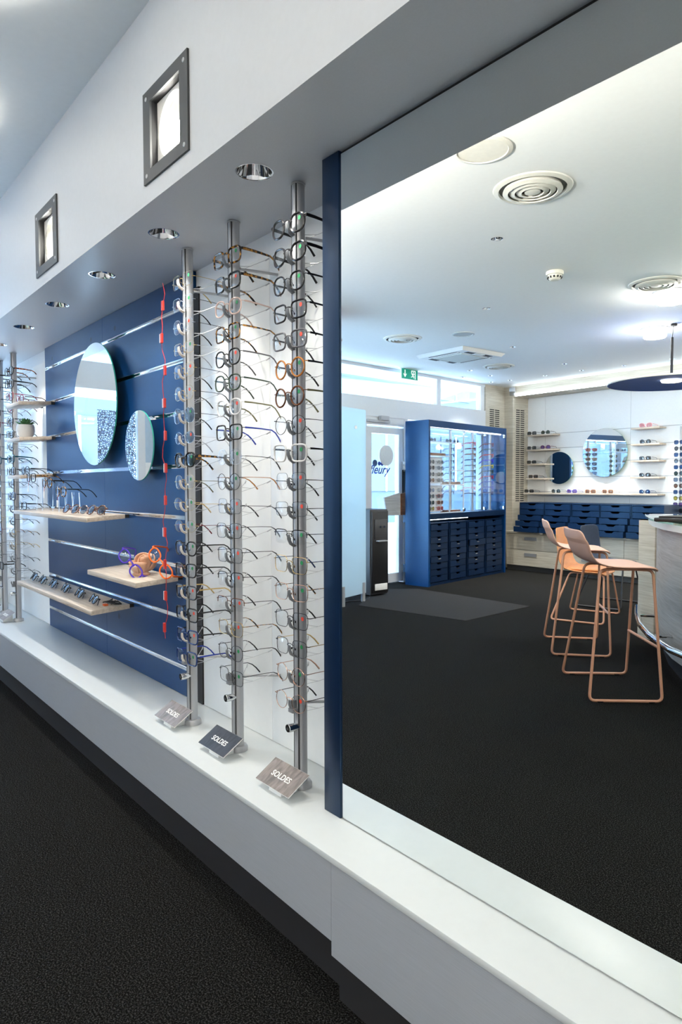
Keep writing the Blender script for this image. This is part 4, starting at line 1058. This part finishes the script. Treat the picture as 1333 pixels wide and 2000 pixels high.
for a, z, r, lb in ((-4.99, 1.634, .322, 'large round mirror on the far white display wall'), (-5.68, 1.444, .225, 'small round mirror on the far white display wall')):
    tt = thing('round_mirror', lb, 'mirror', R(a, 7.40, z))
    MB().lathe([(0, 0), (r, 0), (r, -.001)], R(a, 7.40, z), 64, 'y').obj('mirror_glass', MIRROR, tt)
    MB().lathe([(r+.0004, 0), (r+.0006, -.006), (0, -.006)], R(a, 7.40, z), 64, 'y').obj('glass_edge', GREENEDGE, tt)
    MB().cyl(R(a, 7.4065, z), R(a, 7.454, z), .02).obj('stand_off', CHROME, tt)
FS = [(-6.07, 1.925, 'black', 'smoke'), (-5.84, 1.925, 'black', 'teal'), (-6.07, 1.715, 'grey', 'smoke'), (-5.84, 1.715, 'burgundy', 'violett'), (-6.07, 1.512, 'black', 'smoke'), (-6.04, 1.305, 'brown', 'smoke'),
      (-6.11, 1.095, 'black', 'smoke'), (-5.66, 1.095, 'teal', 'smoke'), (-5.41, 1.095, 'violet', 'violett'), (-5.13, 1.095, 'amber', 'brownt'), (-4.88, 1.095, 'rose_gold', 'brownt'), (-4.38, 1.095, 'navy', 'bluet'),
      (-4.38, 1.925, 'pink', 'pinkt'), (-4.38, 1.722, 'black', 'smoke'), (-4.38, 1.515, 'grey', 'smoke'), (-4.38, 1.305, 'gunmetal', 'smoke')]
for i, (a, z, fm, ln) in enumerate(FS):
    sh = ['square', 'round', 'square', 'pilot', 'rect', 'rect', 'rect', 'round', 'cat', 'square', 'square', 'round', 'butterfly', 'round', 'square', 'panto'][i]
    nm = {'rose_gold': 'rose gold', 'gunmetal': 'dark metal'}.get(fm, fm)
    ln = 'dgreen' if ln == 'teal' else ln
    where = ('left end', 'right end', 'left end', 'right end', 'third left shelf', 'fourth left shelf')[i] if i < 6 else ''
    if i < 4: wh = f'the {where} of the {("top", "top", "second", "second")[i]} left shelf'
    elif i < 6: wh = 'the ' + where
    elif i < 12: wh = f'the long shelf, {ORD[i-6]} from left,'
    else: wh = f'the {("top", "second", "third", "fourth")[i-12]} right shelf'
    put_eyewear((sh, 'slim', fm, fm, ln), R(a, 7.30, z+.022), PI, f'{nm} {sh} sunglasses on {wh} of the far wall', 'sunglasses on the far wall', None, 1.2, cat='sunglasses', name='sunglasses', n=16)
tt = thing('display_pole', 'slim sunglasses pole in front of the far white wall behind the counter', 'display pole', R(-3.99, 7.40, .957))
MB().cyl(R(-3.985, 7.40, .958), R(-3.985, 7.40, 1.915), .010, n=10).obj('tube', ALU, tt)
MB().cyl(R(-3.985, 7.40, .956), R(-3.985, 7.40, .966), .04, n=16).obj('foot', ALU, tt)
fl = ['bluet', 'smoke', 'bluet', 'bluegrey', 'bluet', 'dgreen', 'bluegrey', 'brownt', 'bluet', 'yellowt', 'violett', 'smoke']
for i in range(12):
    put_eyewear((('square', 'round')[i % 2], 'slim', ('navy', 'black')[i % 2], 'black', fl[i]), R(-3.985, 7.355, 1.721-.0755*i), PI+.2, f'mirrored sunglasses on the slim pole of the far wall, {ORD[i]} from the top', 'sunglasses on the far pole', None, 1.1, cat='sunglasses', name='sunglasses', n=16)

# -- navy drawer towers standing on the wood base cabinet
def FW(s, d, z): return R(s, d, z)
xs = [-6.05, -5.635, -5.22, -4.805, -4.39, -3.975]
for c in range(5):
    s0, s1 = xs[c]+.004, xs[c+1]-.004
    tt = thing('drawer_tower', f'navy tower of five drawers on the wood cabinet, {ORD[c]} from its left end', 'drawer unit', R((s0+s1)/2, 7.2, .552), 'navy drawer towers on the wood cabinet')
    mb = MB().box(s0, s0+.012, -7.45, -7.0, .553, .95).box(s1-.012, s1, -7.45, -7.0, .553, .95).box(s0, s1, -7.45, -7.0, .9502, .962).box(s0+.012, s1-.012, -7.45, -7.43, .553, .95)
    mb.obj('carcass', NAVYD, tt)
    hh = .395/5
    for k in range(5):
        z0 = .554+k*hh; d0 = 7.004 - (.15, .11, .055, .0, 0)[k] - rd.uniform(0, .01)
        dw = drawer_front(FW, s0+.014, s1-.014, d0, z0+.002, z0+hh-.004, .07).obj('drawer', plain('drawer_navy', (.005, .020, .065), .4, spec=.5, tint=(.4, .7, 1)), tt)
        MB().box(s0+.016, s1-.016, -7.40, -(d0+.019), z0+.003, z0+.008).box(s0+.016, s0+.022, -7.40, -(d0+.019), z0+.008, z0+hh-.012).box(s1-.022, s1-.016, -7.40, -(d0+.019), z0+.008, z0+hh-.012).obj('tray', NAVYD, dw)
        if (k+c) % 2: MB().box((s0+s1)/2-.03, (s0+s1)/2+.03, -(d0+.05), -(d0+.03), z0+.03, z0+.045).obj('drawer_glint', CHROME, dw)  # chrome block standing in for a glint at the drawer handle
t = thing('base_cabinet', 'long low pale wood cabinet with wide drawers under the navy drawer towers', 'cabinet', R(-4.4, 7.2, 0))
MB().box(-6.249, -1.5, -7.45, -6.972, .07, .528).obj('carcass', OAKF, t)
MB().box(-6.249, -1.5, -7.45, -6.93, .5285, .552).obj('worktop', OAKF, t)
MB().box(-6.249, -1.5, -7.40, -6.99, .0, .069).obj('plinth', STEELG, t)
for i, (x0, x1) in enumerate(((-6.235, -5.25), (-5.25, -4.45), (-4.45, -3.65), (-3.65, -2.85), (-2.85, -2.05))):
    for z0, z1 in ((.078, .296), (.302, .520)):
        dw = MB().box(x0+.003, x1-.003, -6.9715, -6.952, z0, z1).obj('drawer', OAKF, t)
        c = (x0+x1)/2 - .08
        MB().box(c-.10, c+.10, -6.9515, -6.944, z1-.085, z1-.040).obj('handle', ALU, dw)

# -- curved counter
ARC = [(-2.62, 4.12), (-2.45, 3.80), (-2.27, 3.50), (-2.06, 3.22), (-1.82, 2.97), (-1.52, 2.76), (-1.16, 2.62), (-.75, 2.55), (-.3, 2.55), (.2, 2.58)]
def offs(pts, k):
    out = []
    for i, p in enumerate(pts):
        a = Vector(pts[max(0, i-1)]); b = Vector(pts[min(len(pts)-1, i+1)]); tg = (b-a).normalized(); n = Vector((-tg.y, tg.x))
        out.append(Vector(p)+n*k)
    return out
def ribbon(k0, k1, z0, z1, ext=0):
    A, B = offs(ARC, k0), offs(ARC, k1); mb = MB()
    poly = [R(p.x, p.y, z0) for p in A]+[R(p.x, p.y, z0) for p in B[::-1]]
    va = [mb.bm.verts.new(q) for q in poly]; vb = [mb.bm.verts.new((q[0], q[1], z1)) for q in poly]; n = len(poly); h = len(A)
    for i in range(n): mb.bm.faces.new([va[i], vb[i], vb[(i+1) % n], va[(i+1) % n]])
    for i in range(h-1):
        mb.bm.faces.new([va[i], va[i+1], va[n-2-i], va[n-1-i]]); mb.bm.faces.new([vb[i], vb[n-1-i], vb[n-2-i], vb[i+1]])
    return mb
t = thing('reception_counter', 'curved grey wood reception counter with a glass top and chrome foot rail', 'counter', R(-1.5, 3.2, 0))
ribbon(0, .05, .12, .93).obj('curved_front', GREYOAK, t)
ribbon(.05, .07, 0, .12).obj('plinth', BLACKM, t)
ribbon(-.06, .48, .931, .975).obj('top_slab', WHITE, t)
ribbon(-.085, .49, .9755, .9875).obj('glass_top', pane('counter_glass', (.80, .95, .90), ior=1.5), t)
MB().prism([R(-2.635, 4.125, .0), R(-2.80, 4.19, .0), R(-2.785, 4.22, .0), R(-2.61, 4.16, .0)], (0, 0, .93)).obj('end_panel', OAKF, t)
rail = [R(p.x, p.y, .26) for p in offs(ARC, -.13)]
MB().tube(rail, .021, 12).obj('foot_rail', CHROME, t)
for i in (1, 3, 5, 7):
    p, q = offs(ARC, -.13)[i], offs(ARC, .0)[i]
    MB().cyl(R(p.x, p.y, .26), R(q.x, q.y, .26), .010, n=8).obj('rail_bracket', CHROME, t)
t = thing('flat_case', 'black flat case lying on the glass top of the counter', 'case', R(-1.95, 3.18, .988))
MB().bbox(-2.10, -1.74, -3.36, -3.04, .988, 1.012, .008, 3).obj('body', BLACK, t)
MB().bbox(-2.08, -1.76, -3.34, -3.06, 1.0122, 1.022, .005, 2).obj('lid', BLACKM, t)

# -- consulting table behind the counter end
t = thing('consulting_table', 'navy edged table with square legs behind the counter end', 'table', R(-2.2, 4.65, 0))
MB().bbox(-2.74, -1.6, -5.05, -4.25, .735, .770, .002).obj('table_top', plain('table_glass_white', (.72, .76, .76), .15), t)
MB().box(-2.742, -1.598, -5.052, -4.248, .715, .7345).obj('edge_frame', NAVYD, t)
for a in (-2.715, -1.63):
    for b in (4.275, 5.02): MB().box(a-.025, a+.025, -b-.025, -b+.025, 0, .7148).obj('leg', NAVYD, t)

# -- stools and chairs with sled frames
def rounded(pts, r, n=5):
    P = [Vector(p) for p in pts]; out = [P[0]]
    for a, b, c in zip(P, P[1:], P[2:]):
        k = min(r, (b-a).length*.45, (c-b).length*.45); p0 = b+(a-b).normalized()*k; p1 = b+(c-b).normalized()*k
        for i in range(n+1):
            u = i/n; out.append(p0*(1-u)**2 + b*2*u*(1-u) + p1*u*u)
    return out+[P[-1]]
def sled_seat(name, label, cat, a, b, ang, hs, hb, wb, db, shell, frame, group=None, pad=None, nwid=.40):
    t = thing(name, label, cat, R(a, b, 0), group, rot=(0, 0, -math.radians(ang)))
    WL[t.name] = Vector((0, 0, 0))
    # shell swept from the front lip to the top of the back (local: +x is the way the sitter faces)
    prof = [(.215, hs-.030), (.205, hs-.012), (.17, hs), (.05, hs-.004), (-.05, hs-.002), (-.115, hs+.010), (-.168, hs+.034), (-.200, hs+.080), (-.215, hs+.14), (-.228, hb-.055), (-.231, hb-.025), (-.233, hb-.008), (-.234, hb)]
    wid = [.36, .41, .43, .44, .45, .45, .45, .45, .45, .445, .42, .375, .30]
    dish = [0, 0, .004, .008, .010, .016, .022, .026, .028, .026, .022, .016, .010]
    mb = MB(); rows = []
    for (x, z), w, dd in zip(prof, wid, dish):
        row = []
        for j in range(9):
            u = j/4-1
            k = dd*u*u
            row.append(mb.bm.verts.new((x + (k if z > hs+.02 else 0), u*w/2, z + (k*.6 if z <= hs+.02 else 0))))
        rows.append(row)
    for i in range(len(rows)-1):
        for j in range(8): mb.bm.faces.new([rows[i][j], rows[i+1][j], rows[i+1][j+1], rows[i][j+1]])
    o = mb.obj('seat_shell', shell, t); sm = o.modifiers.new('thickness', 'SOLIDIFY'); sm.thickness = .012; sm.offset = -1
    sb = o.modifiers.new('smooth', 'SUBSURF'); sb.levels = 1; sb.render_levels = 1
    if pad:
        mb = MB().bbox(-.15, .195, -.19, .19, hs+.003, hs+.022, .009, 3); mb.obj('seat_pad', pad, t)
    r = .0085
    for sd in (-1, 1):
        yb = sd*wb/2; yt = sd*.15
        fr = [(.100, yt, hs-.022), (.190, yt, hs-.026), (db/2, yb, .0105), (-db/2, yb, .0105), (-.105, yt, hs-.024), (-.030, yt, hs-.020)]
        MB().tube(rounded(fr, .035), r, 8).obj('sled_leg', frame, t)
        MB().cyl((-.060, yt, hs-.020), (.130, yt, hs-.022), r, n=8).obj('seat_rail', frame, t)
        for x in (-db/2+.06, db/2-.06): MB().box(x-.016, x+.016, yb-.009, yb+.009, 0, .008).obj('glide', BLACK, t)
    if hs > .6:
        f = (hs-.040-.30)/(hs-.075); x = .185+(db/2-.185)*f; y = .1545+(wb/2-.1545)*f
        MB().cyl((x, -y, .30), (x, y, .30), r, n=8).obj('foot_bar', frame, t)
    return t
PEACHP = plain('peach_shell_plastic', (.80, .46, .34), .45, grain=.01); PEACHM = plain('peach_metal', (.68, .33, .20), .38, .0, grain=.01)
ORP = plain('orange_leather', (.68, .28, .10), .4, grain=.05); NAVP = plain('navy_fabric', (.02, .035, .07), .8, grain=.1); BLKM = plain('black_metal', (.015, .015, .02), .4)
sled_seat('bar_stool', 'peach plastic bar stool with sled legs at the counter, the one nearer the big mirror', 'stool', -2.19, 2.71, 48, .752, .957, .57, .40, PEACHP, PEACHM, 'peach bar stools at the counter')
sled_seat('bar_stool', 'peach plastic bar stool with sled legs, standing behind the other bar stool', 'stool', -2.90, 3.47, 40, .752, .957, .57, .40, PEACHP, PEACHM, 'peach bar stools at the counter')
sled_seat('low_chair', 'low orange leather chair with sled legs at the consulting table', 'chair', -3.50, 4.58, 17, .445, .82, .60, .46, ORP, PEACHM, pad=ORP)
sled_seat('low_chair', 'low dark navy chair with black sled legs beside the orange one', 'chair', -3.72, 5.36, 8, .445, .80, .58, .46, NAVP, BLKM)

# -- ceiling fittings
def diffuser(a, b, label, r=.185):
    t = thing('air_diffuser', label, 'air vent', R(a, b, ZC), 'round air diffusers in the ceiling')
    M_ = plain('diffuser_white', (.76, .74, .68), .5, grain=.01)
    MB().lathe([(r, -.0005), (r-.003, -.006), (r*.86, -.012), (r*.84, -.0005)], R(a, b, ZC), 48).obj('outer_ring', M_, t)
    for f in (.72, .55, .38): MB().lathe([(r*f, -.001), (r*(f+.03), -.016), (r*(f-.10), -.024), (r*(f-.11), -.020)], R(a, b, ZC), 40).obj('cone_ring', M_, t)
    MB().lathe([(r*.20, -.002), (r*.20, -.020), (0, -.028)], R(a, b, ZC), 24).obj('centre_cap', M_, t)
    MB().lathe([(r*.84, -.0008), (0, -.0008)], R(a, b, ZC), 40).obj('dark_throat', plain('throat', (.10, .10, .095), .8), t)
diffuser(-2.03, 1.70, 'round ringed air diffuser, nearest the big mirror'); diffuser(-2.435, 3.69, 'round ringed air diffuser beside the glowing opal lamp')
diffuser(-4.85, 3.56, 'round ringed air diffuser beside the air conditioner'); diffuser(-5.28, 5.55, 'round ringed air diffuser near the wood bulkhead')
for a, b, r, lb, c in ((-1.93, 1.215, .125, 'large flat round ceiling speaker, nearest the big mirror', (.80, .77, .70)), (-4.36, 3.87, .105, 'flat grey round ceiling speaker beside the air conditioner', (.55, .58, .60))):
    t = thing('ceiling_speaker', lb, 'speaker', R(a, b, ZC))
    MB().lathe([(r, -.0005), (r, -.006), (r*.86, -.010), (r*.84, -.006)], R(a, b, ZC), 40).obj('rim', plain(lb[:9]+'_rim', c, .5), t)
    MB().lathe([(r*.84, -.005), (0, -.006)], R(a, b, ZC), 40).obj('grille', plain(lb[:9]+'_grille', [q*.97 for q in c], .7), t)
t = thing('smoke_detector', 'white smoke detector on the ceiling', 'smoke detector', R(-2.72, 2.90, ZC))
SMK = plain('detector_plastic', (.78, .75, .66), .45)
MB().lathe([(.055, -.0005), (.058, -.012), (.054, -.024), (0, -.024)], R(-2.72, 2.90, ZC), 32).obj('base', SMK, t)
MB().lathe([(.046, -.0245), (.044, -.040), (.030, -.056), (.022, -.058), (0, -.058)], R(-2.72, 2.90, ZC), 32).obj('dome', SMK, t)
mb = MB()
for k in range(12):
    an = 2*PI*k/12; mb.box(-2.72+.0425*math.cos(an)-.0045, -2.72+.0425*math.cos(an)+.0045, -2.90+.0425*math.sin(an)-.0045, -2.90+.0425*math.sin(an)+.0045, ZC-.046, ZC-.034)
mb.obj('openings', BLACKM, t).__setitem__('kind', 'stuff')
# air conditioning cassette
t = thing('air_conditioner', 'square white ceiling cassette air conditioner', 'air conditioner', R(-5.07, 4.63, ZC))
ACW = plain('cassette_white', (.76, .77, .76), .45, grain=.01)
a0, b0, h = -5.07, 4.63, .34
mb = MB(); mb.hexa([R(a0-h, b0-h, ZC-.0005), R(a0+h, b0-h, ZC-.0005), R(a0+h, b0+h, ZC-.0005), R(a0-h, b0+h, ZC-.0005), R(a0-h+.03, b0-h+.03, ZC-.035), R(a0+h-.03, b0-h+.03, ZC-.035), R(a0+h-.03, b0+h-.03, ZC-.035), R(a0-h+.03, b0+h-.03, ZC-.035)]).obj('panel', ACW, t)
MB().box(a0-.19, a0+.19, -b0-.19, -b0+.19, ZC-.043, ZC-.0355).obj('intake_grille', plain('intake_grey', (.60, .63, .60), .6), t)
for da, db_, ha, hb in ((0, .255, .20, .03), (0, -.255, .20, .03), (.255, 0, .03, .20), (-.255, 0, .03, .20)):
    MB().box(a0+da-ha, a0+da+ha, -b0-db_-hb, -b0-db_+hb, ZC-.0362, ZC-.0352).obj('air_slot', BLACKM, t)
    MB().box(a0+da-ha, a0+da+ha, -b0-db_-hb*.35, -b0-db_+hb*.35, ZC-.041, ZC-.0364).obj('louvre', ACW, t)
# exit sign: white arrow and running figure on green, hung below the ceiling
t = thing('exit_sign', 'green emergency exit sign with a white arrow and running figure under the ceiling', 'sign', FP(4.87, .03, 2.49))
EB0, EB1 = 4.715, 5.025
fbox(MB(), EB0-.008, EB1+.008, .10, .145, 2.640, 2.6195).obj('housing', PVC, t)
fbox(MB(), EB0, EB1, .116, .128, 2.495, 2.638).obj('plate', plain('exit_rim', (.8, .82, .82), .4, grain=0), t)
fbox(MB(), EB0+.008, EB1-.008, .1282, .1290, 2.502, 2.618).obj('green_field', emit('exit_green', (0, .30, .20), .25, (.0, .22, .14)), t)
XW = emit('exit_white', (.9, 1, .95), .30)
def glyph(name, pts, n=.1292):
    """polygon on the sign: u to the right as read, v up, in millimetres"""
    mb = MB(); a = [mb.bm.verts.new(FP(EB0+.155+u/1000, n, 2.560+v/1000)) for u, v in pts]; b = [mb.bm.verts.new(FP(EB0+.155+u/1000, n+.0008, 2.560+v/1000)) for u, v in pts]
    mb.bm.faces.new(a); mb.bm.faces.new(b[::-1])
    for i in range(len(a)): mb.bm.faces.new([a[i], b[i], b[(i+1) % len(a)], a[(i+1) % len(a)]])
    return mb.obj(name, XW, t)
glyph('arrow', [(-95, 48), (-81, 48), (-81, -14), (-66, 4), (-58, -4), (-88, -44), (-118, -4), (-110, 4), (-95, -14)])
glyph('doorway', [(28, 50), (108, 50), (108, -50), (96, -50), (96, 40), (40, 40), (40, 10), (28, 10)])
def strokes(name, segs):
    mb = MB()
    for (u0, v0), (u1, v1), r in segs: mb.cyl(FP(EB0+.155+u0/1000, .1295, 2.560+v0/1000), FP(EB0+.155+u1/1000, .1295, 2.560+v1/1000), r/1000, n=6)
    return mb.obj(name, XW, t)
strokes('running_figure', [((62, 14), (56, -8), 7), ((60, 14), (78, 6), 4), ((78, 6), (86, 12), 4), ((60, 14), (44, 8), 4), ((44, 8), (38, -4), 4), ((58, -8), (74, -18), 5), ((74, -18), (72, -40), 5), ((56, -8), (46, -26), 5), ((46, -26), (26, -30), 5), ((66, 25), (68, 31), 8)])

# opal lamps: glowing glass drums under a metal ring
def opal(a, b, label):
    t = thing('opal_lamp', label, 'lamp', R(a, b, ZC), 'round opal ceiling lamps')
    MB().lathe([(.125, -.0005), (.122, -.008), (.098, -.010), (.096, -.004)], R(a, b, ZC), 40).obj('ring', ALU, t)
    MB().lathe([(.096, -.002), (.096, -.074), (.088, -.082), (0, -.084)], R(a, b, ZC), 40).obj('glass', LAMPE, t)
opal(-2.475, 3.985, 'glowing opal ceiling lamp beside the round air diffuser'); opal(-3.145, 5.075, 'glowing opal ceiling lamp next to the navy pendant rod')
k = 0
for a, b in ((-.45, 3.2), (-.9, 4.6), (-1.6, 5.9), (.5, 2.1), (1.1, 4.2), (.3, 5.8), (2.2, 2.6), (2.2, 5.2)):  # extra lamps out of view, added to fill the room with light
    opal(a, b, 'added unseen opal fill lamp ' + ['over the counter', 'over the consulting table', 'in front of the far wall', 'behind the counter end', 'in the middle of the right half', 'near the far wall on the right', 'by the right wall near the display', 'by the right wall at the far end'][k]); k += 1
for i, (a, b, r) in enumerate(SPOTS):
    downlight(a, -b, ZC, r, f'small recessed ceiling spot, {ORD[i]} from the big mirror', 'small ceiling spots', 48.0, depth=.045, spot=i in (1, 2, 4, 5, 6, 7, 8, 12), ang=95, lit=i in (0, 1, 2, 4, 5, 6, 7, 8, 12))

# pendants
def pendant(a, b, z, r, label, col, rod=True):
    t = thing('pendant_lamp', label, 'pendant lamp', R(a, b, z))
    m = plain('felt_'+label.split()[1], col, .85, grain=.06)
    MB().lathe([(r, 0), (r*.995, .012), (r*.55, .035), (.05, .046), (0, .046)], R(a, b, z), 64).obj('shade', m, t)
    MB().lathe([(r*.997, -.0005), (r*.90, .010), (r*.30, .026), (.085, .030)], R(a, b, z), 64).obj('inner_shade', m, t)
    MB().lathe([(r+.001, -.002), (r+.006, .004), (r+.001, .012)], R(a, b, z), 64).obj('rim', plain('pendant_rim', (.65, .63, .58), .5), t)
    MB().lathe([(.09, .026), (.08, .010), (0, .006)], R(a, b, z), 24).obj('bulb_glass', emit('pendant_glow', (1, .86, .62), 5.0), t)
    MB().cyl(R(a, b, z+.047), R(a, b, z+.40 if z < 2.2 else ZC-.03), .011, n=10).obj('rod', BLACKM, t)
    if z < 2.2: MB().tube([R(a, b, z+.40), R(a+.012, b, ZC-.005)], .003, 5).obj('cable', BLACKM, t)
    MB().lathe([(.03, -.0005), (.028, -.018), (0, -.02)], R(a+.012, b, ZC), 16).obj('ceiling_hook', BLACKM, t)
pendant(-2.96, 5.02, 2.105, .53, 'a navy felt disc pendant lamp hanging over the consulting table'[2:], (.022, .070, .26))
pendant(-4.72, 2.32, 2.42, .30, 'dusty pink disc pendant lamp near the frosted screen', (.52, .28, .34))
pendant(-3.94, 1.74, 1.91, .246, 'sky blue disc pendant lamp below the pink one', (.10, .22, .55))
# small projector at the corner of the pier
t = thing('wall_projector', 'small grey projector on a bracket at the corner of the wood pier', 'projector', R(-6.2, 7.0, 2.5))
MB().cyl(R(-6.22, 7.05, ZC-.001), R(-6.22, 7.03, 2.56), .012, n=8).obj('bracket', CHROME, t)
mb = MB().bbox(-.05, .05, -.12, .12, -.03, .03, .006); mb.map(lambda c: (-6.20+c[0]*.8+c[1]*.5, -7.02+c[1]*.7-c[0]*.3, 2.535+c[2]-c[1]*.15*-1)); mb.obj('body', ALU, t)
